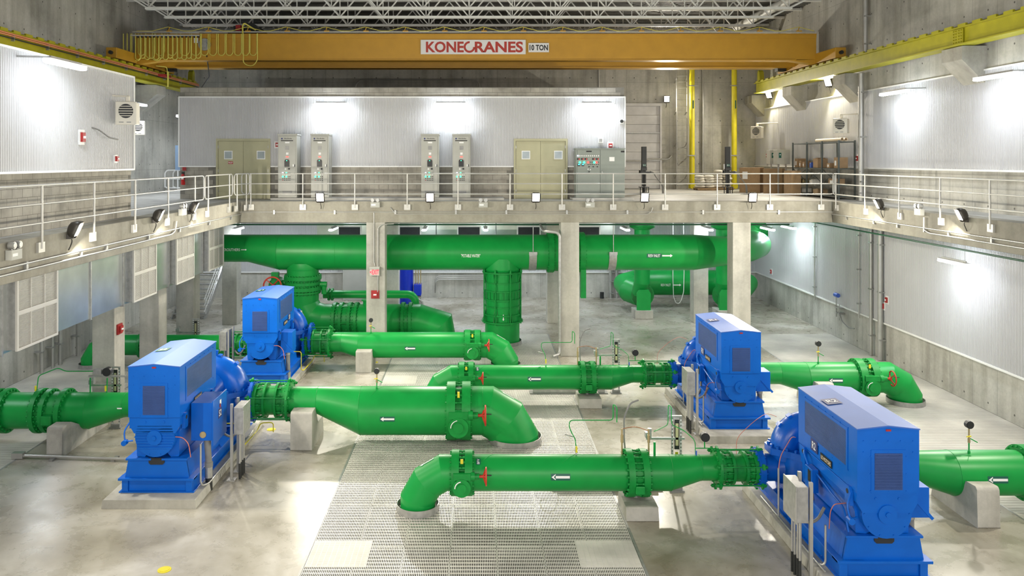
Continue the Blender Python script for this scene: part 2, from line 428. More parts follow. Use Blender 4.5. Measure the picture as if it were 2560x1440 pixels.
for i, (a, b) in enumerate(DOORS):
    d = struct(thing('door_%d' % (i+1), '', 'door', ((a+b)/2, YF, ZM)))
    del d['label'], d['category']
    fr = MB(); fr.box(a-.06, a+.02, YF-.09, YF, ZM, 8.6); fr.box(b-.02, b+.06, YF-.09, YF, ZM, 8.6); fr.box(a-.06, b+.06, YF-.09, YF, 8.6, 8.7); fr.build('door_frame', 'door', d)
    for s_, (p, q) in enumerate(((a+.03, (a+b)/2-.005), ((a+b)/2+.005, b-.03))):
        lf = bx('door_leaf', 'door', d, p, q, YF-.06, YF-.01, ZM+.01, 8.59)
        c = (p+q)/2+(-.10 if s_ == 0 else .22)
        bx('vision_frame', 'trimw', lf, c-.18, c+.18, YF-.075, YF-.06, 7.83, 8.19); bx('vision_pane', 'glass', lf, c-.145, c+.145, YF-.082, YF-.07, 7.865, 8.155)
        hx = q-.10 if s_ == 0 else p+.10
        MB().cyl((hx, YF-.06, 7.22), (hx, YF-.13, 7.22), .03, n=10).bar((hx, YF-.12, 7.22), (hx+(-.14 if s_ == 0 else .14), YF-.12, 7.22), .025, .025).build('lever_handle', 'galv', lf)
        for hz in (6.5, 7.35, 8.35): bx('hinge', 'galv', lf, (p-.02 if s_ == 0 else q-.02), (p+.02 if s_ == 0 else q+.02), YF-.075, YF-.06, hz-.06, hz+.06)
    if i == 0:
        s = bx('door_notice', 'redbox', d, -10.45, -10.25, YF-.075, YF-.06, 7.63, 7.74)
        on_plane('lettering', txt('FACP', .17, .06, .02), 'stkw', s, (-10.35, YF-.077, 7.685), (1, 0, 0), (0, 0, 1))
# roll-up door in the back wall
d3 = struct(thing('door_3', '', 'door', (8.4, YB, ZM))); del d3['label'], d3['category']
for i in range(9): bx('door_panel', 'vinyl', d3, 6.4, 10.4, YB-.10-.02*(i % 2), YB-.02, ZM+.02+i*.52, ZM+.53+i*.52, bev=.01)
for z in (7.75, 9.3): bx('wind_bar', 'galv', d3, 6.4, 10.42, YB-.17, YB-.10, z, z+.06)
mb = MB(); mb.box(10.4, 10.5, YB-.2, YB, ZM, 11); mb.box(6.3, 10.5, YB-.25, YB, 10.85, 11.0); mb.build('door_track', 'vinyl', d3)
# ---------------------------------------------------------------- columns
def column(x0, x1, y0, y1, label, z1=ZB+.02):
    return tag(bx('concrete_column', 'pier', None, x0, x1, y0, y1, 0, z1, bev=.02), label, 'column', 'concrete columns')
column(-4.36, -3.62, YM+.03, YM+.75, 'square concrete column carrying the red exit sign')
column(3.37, 4.1, YM+.03, YM+.75, 'square concrete column with a drain pipe down its left edge')
column(10.2, 10.92, YM+.03, YM+.75, 'square concrete column in front of the bent right end of the big pipe')
column(-12.0, -11.3, 25.0, 25.75, 'concrete column nearest on the left, behind the blue S2 pump')
column(-12.0, -11.3, 28.5, 29.25, 'concrete column second along the left duct, partly hidden by blue roof')
column(-12.0, -11.3, 32.0, 32.75, 'concrete column between the third louvre and the steel stair')
column(-12.0, -11.3, 37.8, 38.5, 'concrete column under the narrow left end of the big pipe')
column(-4.4, -3.7, 38.2, 38.9, 'back row concrete column behind the exit sign column')
column(3.4, 4.1, 38.2, 38.9, 'back row concrete column left of the drain pipe column')
column(10.4, 11.1, 38.2, 38.9, 'back row concrete column in front of the low reservoir inlet pipe')
# ---------------------------------------------------------------- corbels and crane runways
def corbel(side, y, label):
    xw, xt = (XR, 15.13) if side > 0 else (XL, -15.13)
    o = MB().prism([(xw, 11.36), (xt, 11.36), (xt, 10.93), (xw, 10.22)], 1, y, y+1.1) if False else MB()
    poly = [(xw, 11.36), (xt, 11.36), (xt, 10.93), (xw, 10.15)]
    o.prism(poly, 1, y, y+1.1)
    return tag(o.build('corbel', 'pier', None, .015), label, 'corbel', 'concrete corbels under the crane runway')
corbel(1, 24.9, 'concrete corbel nearest the camera, under the right yellow runway beam')
corbel(1, 32.8, 'concrete corbel beside the tall grey pipe on the right wall')
corbel(1, 38.4, 'concrete corbel between the two small wall floodlights on the right')
corbel(1, 43.9, 'farthest concrete corbel, in the right back corner')
corbel(-1, 37.9, 'concrete corbel on the left wall above the pale blue panel')
def runway(sg, y0, y1, label):
    xi, xo = sg*15.0, sg*15.55; a, b = min(xi, xo), max(xi, xo); xc = (xi+xo)/2
    t = thing('runway_beam', label, 'crane beam', (xc, 30, 11.38), 'crane runway beams')
    bx('bottom_flange', 'yellow', t, a, b, y0, y1, 11.38, 11.42); bx('top_flange', 'yellow', t, a, b, y0, y1, 11.90, 11.94)
    bx('web', 'yellow', t, xc-.14 if sg > 0 else xc-.02, xc+.02 if sg > 0 else xc+.14, y0, y1, 11.42, 11.90)
    bx('crane_rail', 'yellow', t, xc-.05, xc+.05, y0, y1, 11.94, 12.02)
    cm = MB().box(-.035, .035, -.20, .20, 0, .075).mesh('rail_clip', 'yellow')
    y = y0+.4
    while y < y1-.3: inst(cm, 'rail_clip', t, (xi+sg*.035, y, 11.94)); y += .72
    MB().prism([(y1-.5, 11.94), (y1-.1, 11.94), (y1-.1, 12.5), (y1-.25, 12.62), (y1-.4, 12.5)], 0, xc-.12, xc+.12).build('end_stop', 'yellow', t)
    if sg > 0:
        sp = bx('splice_plate', 'yellow', t, xi+.09, xi+.12, 24.8, 25.35, 11.43, 11.89); bm_ = MB()
        for yy in (24.88, 25.0, 25.15, 25.27):
            for k in range(5): bm_.cyl((xi+.09, yy, 11.48+k*.09), (xi+.06, yy, 11.48+k*.09), .022, n=6)
        bm_.build('bolt_ring', 'yellow', sp, stuff=True)
        # web face sits behind the clips
    else:
        for k, (m_, z) in enumerate((('cond_red', 11.78), ('black', 11.70), ('cond_red', 11.84))): bx('conductor_bar', m_, t, xi+.02, xi+.06, y0, y1, z, z+.035)
        hm = MB().box(-.05, .06, -.02, .02, -.1, .12).mesh('bar_hanger', 'galv'); y = y0+.8
        while y < y1-1: inst(hm, 'bar_hanger', t, (xi, y, 11.74)); y += 2.1
    return t
runway(1, 2, 43.2, 'yellow crane runway beam along the right wall on concrete corbels')
runway(-1, 2, 43.2, 'yellow crane runway beam along the left wall with an orange conductor bar')
# ---------------------------------------------------------------- roof joists
dm = {}
def joist(y, label, fine=True):
    t = thing('roof_joist', label, 'roof joist', (0, y, 14.0), 'white open-web roof joists')
    xa, xb, zb, zt = -13.5, 12.9, 13.95, 15.2
    bx('bottom_chord', 'joist', t, xa, xb, y-.09, y+.09, zb, zb+.10); bx('top_chord', 'joist', t, XL, XR, y-.09, y+.09, zt-.1, zt)
    L = (xb-xa)/14; key = 'd'
    if key not in dm:
        dm['d'] = MB().bar((0, 0, 0), (L/2, 0, zt-zb-.15), .07, .05).mesh('web_member', 'joist')
        dm['e'] = MB().bar((0, 0, 0), (-L/2, 0, zt-zb-.15), .07, .05).mesh('web_member', 'joist')
        dm['v'] = MB().bar((0, 0, 0), (0, 0, zt-zb-.15), .045, .04).mesh('web_member', 'joist')
    for i in range(15):
        x = xa+.1+i*(L-.014)
        if i < 14: inst(dm['d'], 'web_member', t, (x, y, zb+.05))
        if i > 0: inst(dm['e'], 'web_member', t, (x, y, zb+.05))
        inst(dm['v'], 'web_member', t, (x, y+.03, zb+.05))
    MB().bar((xa+.1, y, zb+.05), (XL+.9, y, zt-.1), .08, .06).bar((xb-.1, y, zb+.05), (XR-.9, y, zt-.1), .08, .06).build('end_web', 'joist', t)
NTH = ['nearest', 'second', 'third', 'fourth', 'fifth', 'sixth', 'farthest']
for i, y in enumerate((30.55, 32.7, 34.75, 36.9, 39.1, 41.3, 43.5)):
    joist(y, 'white open-web roof joist, %s from the camera above the orange crane' % NTH[i])
# ---------------------------------------------------------------- steel grating over the pipe trenches
def gmesh(w, l, pb, pr, tb, tr_):
    mb = MB(); n = int(w/pb); h = .03
    for i in range(n+1):
        x = -w/2+tb/2+(w-tb)*i/n; a, b = x-tb/2, x+tb/2
        mb.add([(a,-l/2,-h),(a,-l/2,0),(a,l/2,0),(a,l/2,-h),(b,-l/2,-h),(b,-l/2,0),(b,l/2,0),(b,l/2,-h)], [(1,5,6,2),(0,1,2,3),(4,7,6,5)])
    n = int(l/pr)
    for i in range(n+1):
        y = -l/2+l*i/n; t_ = tr_ if 0 < i < n else tr_*1.6; a, b = max(y-t_/2, -l/2), min(y+t_/2, l/2)
        mb.add([(-w/2,a,-.014),(-w/2,a,-.001),(w/2,a,-.001),(w/2,a,-.014),(-w/2,b,-.014),(-w/2,b,-.001),(w/2,b,-.001),(w/2,b,-.014)], [(1,2,6,5),(0,3,2,1),(4,5,6,7)])
    return mb
def grating(k, label):
    a, b = TR[k]; nc = 7 if k == 1 else 4; w = (b-a)/nc
    rows = [YN+1.97*i for i in range(17)]; rows = [YT-1.97*i for i in range(16)][::-1]
    t = thing('floor_grating', label, 'grating', ((a+b)/2, 20, 0), 'steel gratings over the floor trenches')
    me = gmesh(w-.012, 1.955, .034, .125, .0155, .022).mesh('grating_panel', 'grate'); fine = gmesh(w*1.25, 1.05, .1, .02, .012, .013).mesh('fine_panel', 'grate')
    for r in range(len(rows)-1):
        yc = (rows[r]+rows[r+1])/2
        for c in range(nc): inst(me, 'grating_panel', t, (a+(c+.5)*w, yc, 0))
    MB().box(a-.05, a, YN, YT, -.04, .004).box(b, b+.05, YN, YT, -.04, .004).build('edge_angle', 'galv', t)
    if k == 1:
        for x, y in ((a+w*.64, 15.85), (b-w*.64, 15.85), (a+w*.64, 28.4)): inst(fine, 'fine_panel', t, (x, y, .006))
    mb = MB()                                                       # bearing bars below the panel ends
    for y in rows: mb.box(a, b, y-.05, y+.05, -.20, -.035)
    for c in range(1, nc): mb.box(a+c*w-.03, a+c*w+.03, YN, YT, -.22, -.035)
    mb.build('bearer', 'galv', t)
grating(1, 'wide steel floor grating down the middle of the hall')
grating(2, 'steel floor grating along the foot of the right wall')
grating(0, 'steel floor grating along the foot of the left wall')
# ================================================================ pipework
def flange(par, c, ax, r, t, nb, mat='greend', rb=.024, name='flange'):
    d = V(ax).normalized(); c = V(c)
    o = MB().cyl(c-d*t/2, c+d*t/2, r, n=40).build(name, mat, par, .008)
    _, u, w = basis(d); b = MB()
    for i in range(nb):
        p = c+(u*math.cos(2*PI*i/nb)+w*math.sin(2*PI*i/nb))*(r-rb*1.7)
        b.cyl(p-d*(t/2+rb*1.3), p+d*(t/2+rb*1.3), rb, n=6)
    b.build('bolt_ring', mat, o, stuff=True)
    return o
def weld(par, c, ax, r): 
    d, u, w = basis(ax)
    MB().tube([V(c)+(u*math.cos(2*PI*i/40)+w*math.sin(2*PI*i/40))*r for i in range(40)], .007, 5, True).build('weld_seam', 'green', par)
def helix(par, x0, x1, y, z, r, turns, ph=0):
    n = int(40*turns); MB().tube([(x0+(x1-x0)*i/n, y-r*math.cos(2*PI*turns*i/n+ph), z+r*math.sin(2*PI*turns*i/n+ph)) for i in range(n+1)], .006, 5).build('weld_seam', 'green', par)
def collar(par, x, y, r): MB().pipe((x, y, 0), (x, y, .15), r+.09, r+.075, 48).build('floor_collar', 'galv', par)
def handwheel(par, c, r, ax=0, name='handwheel'):
    c = V(c); d = V((1, 0, 0)) if ax == 0 else V((0, -1, 0)); d, u, w = basis(d)
    mb = MB().tube([c+(u*math.cos(2*PI*i/24)+w*math.sin(2*PI*i/24))*r for i in range(24)], r*.09, 7, True)
    h = c-d*r*.35
    for i in range(4):
        a = PI/4+PI/2*i; mb.bar(h, c+(u*math.cos(a)+w*math.sin(a))*r, r*.14, r*.10)
    mb.cyl(h-d*r*.5, h+d*r*.25, r*.16, n=12)
    return mb.build(name, 'red', par)
def butterfly(par, x0, x1, y, z, rp, R, side=1):
    """wafer of two thick flanged rings along X with a gearbox and handwheel on the camera side"""
    bw = (x1-x0)*.36; v = MB()
    v.cyl((x0, y, z), (x0+bw, y, z), R, n=44); v.cyl((x1-bw, y, z), (x1, y, z), R, n=44); v.cyl((x0+bw, y, z), (x1-bw, y, z), rp*1.02, n=32)
    o = v.build('butterfly_valve', 'greend', par, .008); b = MB(); nb = 22
    for i in range(nb):
        a = 2*PI*i/nb; py, pz = y+math.cos(a)*(R-.045), z+math.sin(a)*(R-.045)
        b.cyl((x0-.04, py, pz), (x1+.04, py, pz), .020, n=6); b.cyl((x0+bw, py, pz), (x0+bw+.05, py, pz), .034, n=6); b.cyl((x1-bw-.05, py, pz), (x1-bw, py, pz), .034, n=6)
    b.build('bolt_ring', 'greend', o, stuff=True)
    xc = (x0+x1)/2; q = min(1.35, max(.75, R/.5)); yf = y-R*.92; zc = z-R*.28; gr = .20*q
    g = MB().cyl((xc, y-rp, zc), (xc, yf-.02, zc), .12*q, n=20).cyl((xc, yf-.10, zc), (xc, yf+.05, zc), gr, n=32).cyl((xc, yf-.125, zc), (xc, yf-.10, zc), gr*.52, n=24)
    g.box(xc-gr*.95, xc+gr*1.0, yf-.09, yf+.10, zc+gr*.85, zc+gr*1.55).cyl((xc+gr, yf, zc+gr*1.15), (xc+gr*1.45, yf, zc+gr*1.15), gr*.48, n=16).cyl((xc+gr*1.45, yf, zc+gr*1.15), (xc+gr*1.95, yf, zc+gr*1.15), gr*.30, n=14)
    g.build('gearbox', 'greend', o, .006)
    MB().tube([(xc-gr*.75*math.cos(a), yf-.112, zc+gr*.75*math.sin(a)) for a in [i*PI/2.2/10 for i in range(11)]], .012, 5).build('position_scale', 'stkw', o)
    MB().cyl((xc+gr*1.9, yf, zc+gr*1.15), (xc+gr*2.5, yf, zc+gr*1.15), gr*.10, n=10).build('valve_stem', 'red', o)
    handwheel(o, (xc+gr*2.7, yf, zc+gr*1.15), .19*q)
    MB().cyl((xc+gr*2.7, yf-.12, zc+gr*1.15+.07), (xc+gr*3.3, yf-.12, zc+gr*1.15+.07), .014, n=8).build('grip', 'black', o)
    bx('tag', 'yel', o, xc-.03, xc+.03, y-R*.72, y-R*.68, z+R*.66, z+R*.86)
    return o
def check_valve(par, x0, x1, y, z, R):
    bw = (x1-x0)*.3; v = MB().cyl((x0, y, z), (x0+bw, y, z), R, n=44).cyl((x1-bw, y, z), (x1, y, z), R, n=44).cyl((x0, y, z), (x1, y, z), R*.84, n=36)
    o = v.build('check_valve', 'greend', par, .01); b = MB(); nb = 20
    for i in range(nb):
        a = 2*PI*(i+.5)/nb; py, pz = y+math.cos(a)*(R-.04), z+math.sin(a)*(R-.04)
        b.cyl((x0-.045, py, pz), (x1+.045, py, pz), .018, n=6)
        for q in (x0-.04, x0+bw, x1-bw-.04, x1): b.cyl((q, py, pz), (q+.04, py, pz), .032, n=6)
    b.build('bolt_ring', 'greend', o, stuff=True)
    bx('hinge_boss', 'greend', o, (x0+x1)/2-.1, (x0+x1)/2+.1, y-R-.03, y-R*.5, z-R*.55, z-R*.2, bev=.02)
def joint(par, x0, x1, y, z, rp, blue_at=None):
    """bolted sleeve coupling with tie rods between two flanges, axis along X"""
    R = rp*1.52; L = x1-x0
    o = MB().cyl((x0+.04, y, z), (x1-.04, y, z), rp*1.06, n=32).cyl((x0+.03, y, z), (x0+L*.16, y, z), rp*1.24, n=36).cyl((x1-L*.16, y, z), (x1-.03, y, z), rp*1.24, n=36).build('sleeve_coupling', 'greend', par, .006)
    flange(o, (x0+.035, y, z), (1, 0, 0), R if blue_at != x0 else R*1.02, .07, 16, 'blued' if blue_at == x0 else 'greend', name='end_ring'); flange(o, (x1-.035, y, z), (1, 0, 0), R, .07, 16, 'blued' if blue_at == x1 else 'greend', name='end_ring')
    for f in (.36, .66): MB().cyl((x0+L*f-.03, y, z), (x0+L*f+.03, y, z), rp*1.3, n=36).build('follower_ring', 'greend', o)
    b = MB()
    for i in range(12):
        a = 2*PI*i/12; py, pz = y+math.cos(a)*rp*1.22, z+math.sin(a)*rp*1.22
        b.cyl((x0+L*.16, py, pz), (x0+L*.40, py, pz), .016, n=6).cyl((x0+L*.62, py, pz), (x1-L*.14, py, pz), .016, n=6); b.cyl((x0+L*.2, py, pz), (x0+L*.26, py, pz), .034, n=6).cyl((x1-L*.26, py, pz), (x1-L*.2, py, pz), .034, n=6)
    b.build('bolt_ring', 'greend', o, stuff=True)
    for i in range(6):
        a = 2*PI*(i+.5)/6+.15; py, pz = y+math.cos(a)*R*1.03, z+math.sin(a)*R*1.03
        MB().cyl((x0-.08, py, pz), (x1+.08, py, pz), .017, n=8).cyl((x0-.06, py, pz), (x0-.01, py, pz), .04, n=6).cyl((x1+.01, py, pz), (x1+.06, py, pz), .04, n=6).cbox((x0+.02, py, pz), .05, .12, .12, 0, a).cbox((x1-.02, py, pz), .05, .12, .12, 0, a).build('tie_rod', 'greend', o)
def run(par, xs, y, z, r, name='pipe'): 
    o = MB().cyl((xs[0], y, z), (xs[1], y, z), r, n=48, caps=False).build(name, 'green', par); return o
def reducer(par, xa, za, ra, xb, zb, rb, y): 
    MB().cyl((xa, y, za), (xb, y, zb), ra, rb, n=48, caps=False, axis=(1, 0, 0)).build('reducer', 'green', par)
    weld(par, (xa, y, za), (1, 0, 0), ra); weld(par, (xb, y, zb), (1, 0, 0), rb)
def elbow(par, x, xv, y, z, r, zb=-.25, name='mitred_elbow'):
    """mitred bend from a level pipe at x down through the floor at xv"""
    s = 1 if xv > x else -1; L = .42 if r < .42 else (.45 if r < .5 else .56)
    b_ = xv-s*1.366*L
    MB().mitre([(x, y, z), (b_, y, z), (b_+s*.866*L, y, z-.5*L), (xv, y, z-1.366*L), (xv, y, zb)], r, 48).build(name, 'green', par)
def arrow(par, x, y, z, r, th, w=.36, back=True, flip=1):
    if back: on_pipe('flow_arrow_sticker', rect(w*1.06, w*.36), 'stkg', par, x, y, z, r+.003, th)
    on_pipe('flow_arrow', ([(flip*a*w, b*w) for a, b in ARROW[0]], ARROW[1]), 'stkw', par, x, y, z, r+.006, th)
def gauge(par, x, y, z, h=.62, r=.085, arm=True):
    """dial instrument on a thin green riser"""
    o = MB().cyl((x, y, z-.04), (x, y, z+h*.55), .016, n=8).cyl((x, y, z-.03), (x, y, z+.05), .03, n=10).build('instrument_riser', 'green', par)
    MB().cyl((x, y, z+h*.55), (x, y, z+h), .018, n=8).cyl((x, y, z+h*.42), (x, y, z+h*.62), .028, n=8).build('fitting', 'brass', o)
    if arm: MB().bar((x, y, z+h*.62), (x+.16, y-.05, z+h*.46), .02, .02).build('drain_arm', 'green', o); MB().bar((x-.07, y-.03, z+h*.68), (x+.03, y-.03, z+h*.70), .02, .025).build('lever', 'yel', o)
    MB().cyl((x, y+.05, z+h+r), (x, y-.05, z+h+r), r, n=24).cyl((x, y-.05, z+h+r), (x, y-.062, z+h+r), r*.86, n=24).build('dial', 'black', o)
# ---- discharge lines of the two right-hand pumps
ZP = .82
def r_discharge(y, who, near):
    r = .385; rs = .275; zs = ZP+.11
    t = thing('discharge_pipe', 'green pipe from pump %s left to the middle grating, with a red handwheel' % who, 'pipe', (1, y, 0), 'green discharge pipes of the right pumps')
    run(t, (-.08, 4.32), y, ZP, r); 
    elbow(t, -.54, -1.30, y, ZP, r); collar(t, -1.3, y, r)
    helix(t, .1, 1.2, y, ZP, r, .5, .9); helix(t, 1.9, 3.2, y, ZP, r, .5, .9)
    butterfly(t, -.54, -.08, y, ZP, r, .49)
    check_valve(t, 3.34, 3.80, y, ZP, .51)
    reducer(t, 4.32, ZP, r, 5.0, zs, rs, y); run(t, (5.0, 5.38), y, zs, rs)
    joint(t, 5.34, 6.30, y, zs, rs, 6.30)
    arrow(t, 1.85, y, ZP, r, .12, .40)
    on_pipe('valve_tag', rect(.10, .16), 'stkg', t, .05, y, ZP, r+.003, 1.0); on_pipe('lettering', txt('BFV', .13, .06) if False else ([(-b, a) for a, b in txt('BFV', .13, .055, .01)[0]], txt('BFV', .13, .055, .01)[1]), 'stkw', t, .05, y, ZP, r+.006, 1.0)
    a_ = V((-.88, 0, .62)); 
    on_plane('flow_arrow', ([(a*.36, b*.36) for a, b in ARROW[0]], ARROW[1]), 'stkw', t, (-1.103, y-.02, ZP-.105+.334+.006), (.866, 0, .5), (0, 1, 0))
    p = MB().prism([(y-.62, 0), (y+.45, 0), (y+.40, .28), (y-.55, .28)], 0, 3.25, 3.95).build('valve_plinth', 'pier', None, .02)
    tag(p, 'low concrete plinth under the check valve of pump %s' % who, 'plinth', 'low plinths under check valves')
    MB().cyl((3.57, y, .1), (3.57, y, .4), .06, n=12).build('valve_foot', 'galv', t)
    return t
rd2 = r_discharge(17.87, 'R2', True)
rd1 = r_discharge(25.7, 'R1', False)
def r_suction(y, who):
    r, rs = .48, .34; zs = ZP+.13
    t = thing('suction_pipe', 'green pipe right of pump %s running to the right-hand grating' % who, 'pipe', (11, y, 0), 'green suction pipes of the right pumps')
    run(t, (8.4, 9.73), y, zs, rs); reducer(t, 9.73, zs, rs, 10.58, ZP, r, y); run(t, (10.58, 12.14), y, ZP, r); helix(t, 10.8, 11.9, y, ZP, r, .5, .9)
    butterfly(t, 12.14, 12.75, y, ZP, r, .60); run(t, (12.75, 13.05), y, ZP, r); elbow(t, 13.05, 13.80, y, ZP, r); collar(t, 13.8, y, r)
    flange(t, (8.55, y, zs), (1, 0, 0), rs*1.4, .09, 16)
    arrow(t, 11.35, y, ZP, r, .05, .42); gauge(t, 10.95, y-.1, ZP+r*.98, .55, .085)
    p = MB().prism([(y-.94, 0), (y+.8, 0), (y+.7, .4), (y, .38), (y-.42, .62), (y-.52, .84), (y-.86, .86), (y-.91, .8)], 0, 10.62, 11.1).build('pipe_pier', 'pier', None, .03)
    tag(p, 'concrete saddle pier under the green suction pipe of pump %s' % who, 'pier', 'concrete pipe piers')
r_suction(17.87, 'R2'); r_suction(25.7, 'R1')
# ---- left-hand pumps
def s_suction(y, who, r, rs, c0, c1, xr, xv0, xv1, xel, xv, ga):
    z = ZP; zs = ZP+(r-rs)
    t = thing('suction_pipe', 'green pipe right of pump %s running to the middle grating, with a red handwheel' % who, 'pipe', (-2, y, 0), 'green suction pipes of the left pumps')
    joint(t, c0, c1, y, zs, rs, c0); run(t, (c1-.04, xr[0]), y, zs, rs); reducer(t, xr[0], zs, rs, xr[1], z, r, y); run(t, (xr[1], xv0), y, z, r)
    helix(t, xr[1]+.3, xr[1]+1.6, y, z, r, .5, .9); butterfly(t, xv0, xv1, y, z, r, r*1.2); run(t, (xv1, xel), y, z, r); weld(t, (xel, y, z), (1, 0, 0), r)
    elbow(t, xel, xv, y, z, r); collar(t, xv, y, r)
    arrow(t, ga[1], y, z, r, -.05, .38); gauge(t, ga[0], y-.12, z+r*.97, .42, .075)
    on_plane('flow_arrow', ([(a*.4, b*.4) for a, b in ARROW[0]], ARROW[1]), 'stkw', t, (xv-.933*(.56 if r > .5 else .45)+.504*r, y-.02, z-.25*(.56 if r > .5 else .45)+.874*r), (.866, 0, -.5), (0, 1, 0))
    return t
s_suction(22.3, 'S2', .655, .37, -6.22, -5.15, (-4.4, -3.2), -.80, -.15, .18, 1.08, (-2.75, -2.4))
s_suction(30.2, 'S1', .475, .37, -6.46, -5.47, (-5.06, -4.41), -.42, .15, .40, 1.12, (-3.95, -2.45))
for x0, x1, y0, y1, h, lb in ((-4.98, -4.40, 21.45, 23.1, 1.02, 'concrete saddle pier under the green pipe right of pump S2'), (-4.41, -3.85, 29.3, 30.9, .78, 'concrete saddle pier under the green pipe right of pump S1'), (-11.25, -10.85, 20.95, 23.6, .78, 'long concrete saddle pier under the flanged pipe left of pump S2')):
    p = MB().prism([(y0, 0), (y1, 0), (y1-.12, h*.45), ((y0+y1)/2, h*.5), (y0+.5, h), (y0+.06, h), (y0+.02, h*.96)], 0, x0, x1).build('pipe_pier', 'pier', None, .03); tag(p, lb, 'pier', 'concrete pipe piers')
t = thing('discharge_pipe', 'green flanged pipe leaving the left side of pump S2 towards the frame edge', 'pipe', (-11, 22.3, 0))
y = 22.3; r = .49; run(t, (-17, -10.73) if False else (-15.9, -10.73), y, ZP, r); reducer(t, -10.73, ZP, r, -9.75, ZP+.16, .33, y); run(t, (-9.75, -8.3), y, ZP+.16, .33)
for x in (-13.05, -12.12, -11.42): flange(t, (x, y, ZP), (1, 0, 0), r*1.24, .13, 24, rb=.034)
for x in (-13.34, -11.86): flange(t, (x, y, ZP), (1, 0, 0), r*1.22, .12, 24, rb=.03)
MB().cyl((-12.1, y, ZP), (-11.42, y, ZP), r*1.06, n=40).build('valve_body', 'greend', t); bx('hinge_boss', 'greend', t, -11.78, -11.5, y-.68, y-.4, ZP-.22, ZP+.05, bev=.03)
arrow(t, -9.85, y, ZP+.16, .34, .0, .26, False)
t = thing('discharge_pipe', 'green pipe leaving the left side of pump S1 behind the concrete columns', 'pipe', (-11, 30.2, 0))
y = 30.2; r = .38; run(t, (-13.9, -9.2), y, ZP, r); elbow(t, -13.9, -14.5, y, ZP, r); collar(t, -14.5, y, r); joint(t, -9.3, -8.45, y, ZP, .33)
flange(t, (-12.6, y, ZP), (1, 0, 0), .48, .1, 20); flange(t, (-12.3, y, ZP), (1, 0, 0), .48, .1, 20)
# ---- the big header under the mezzanine
t = thing('header_pipe', 'huge dark green header pipe hung under the far mezzanine, marked potable water', 'pipe', (0, 34.1, 0))
y, z, r = 34.1, 3.87, .75; rl = .58
run(t, (-8.35, 9.27), y, z, r); reducer(t, -9.7, z+r-rl, rl, -8.35, z, r, y); run(t, (-15.9, -9.7), y, z+r-rl, rl)
MB().tube([(8.8, y, z), (9.27, y, z), (10.9, y+.85, z-.04), (12.3, y+2.0, z-.05), (13.2, y+3.4, z-.05), (13.45, y+5.4, z-.05), (13.5, 41.5, z-.05), (14.6, 43.6, z-.05), (15.9, 44.0, z-.05)], .75, 44, rr=[r-.002, r-.002, .62, .60, .60, .60, .60, .60, .60]).build('tapered_bend', 'green', t)
flange(t, (13.42, 39.6, z), (.01, 1, 0), .76, .1, 20)
for x in (3.16, 4.47): flange(t, (x, y, z), (1, 0, 0), r*1.15, .22, 36, rb=.028)
MB().cyl((3.2, y, z), (4.45, y, z), r*1.06, n=44).box(4.4, 4.62, y-.55, y-.2, 2.0, 3.2).build('valve_body', 'greend', t)
helix(t, -6.6, -5.2, y, z, r, .5, .9); helix(t, 5.1, 6.6, y, z, r, .5, .9); helix(t, -1.6, -.2, y, z, r, .5, .9); weld(t, (-8.35, y, z), (1, 0, 0), r); weld(t, (-5.9, y, z), (1, 0, 0), r)
on_pipe('lettering', txt('"POTABLE WATER"', .80, .14, .012), 'stkw', t, -.22, y, z, r+.005, -.08)
on_pipe('lettering', txt('CROUTHERS', .72, .115, .012), 'stkw', t, -10.25, y, z+r-rl, rl+.005, .0)
arrow(t, -9.72, y, z+r-rl, rl+.004, .0, .24, False, -1); arrow(t, -10.85, y, z+r-rl, rl+.004, .0, .24, False)
on_pipe('flow_arrow_sticker', rect(.62, .17), 'stkg', t, 7.43, y, z, r+.003, -.08); on_pipe('lettering', txt('RESV INLET', .50, .12, .012), 'stkw', t, 7.43, y, z, r+.006, -.08); arrow(t, 7.98, y, z, r, -.08, .44, False, -1)
for x in (2.38, 5.72):
    h = MB()
    n = 14; q = [(y-(r+.02)*math.cos(a), z+(r+.02)*math.sin(a)) for a in [-.0-1.5*i/n for i in range(n+1)]]
    h.add([(x-.16, a, b) for a, b in q]+[(x+.16, a, b) for a, b in q], [(i, i+1, n+2+i, n+1+i) for i in range(n)]); h.box(x-.17, x+.17, y-r-.07, y-r-.01, z-.02, z+.10)
    h.cyl((x, y-r-.04, z+.05), (x, y-r-.04, 5.95), .018, n=8); h.build('saddle_hanger', 'galv', t)
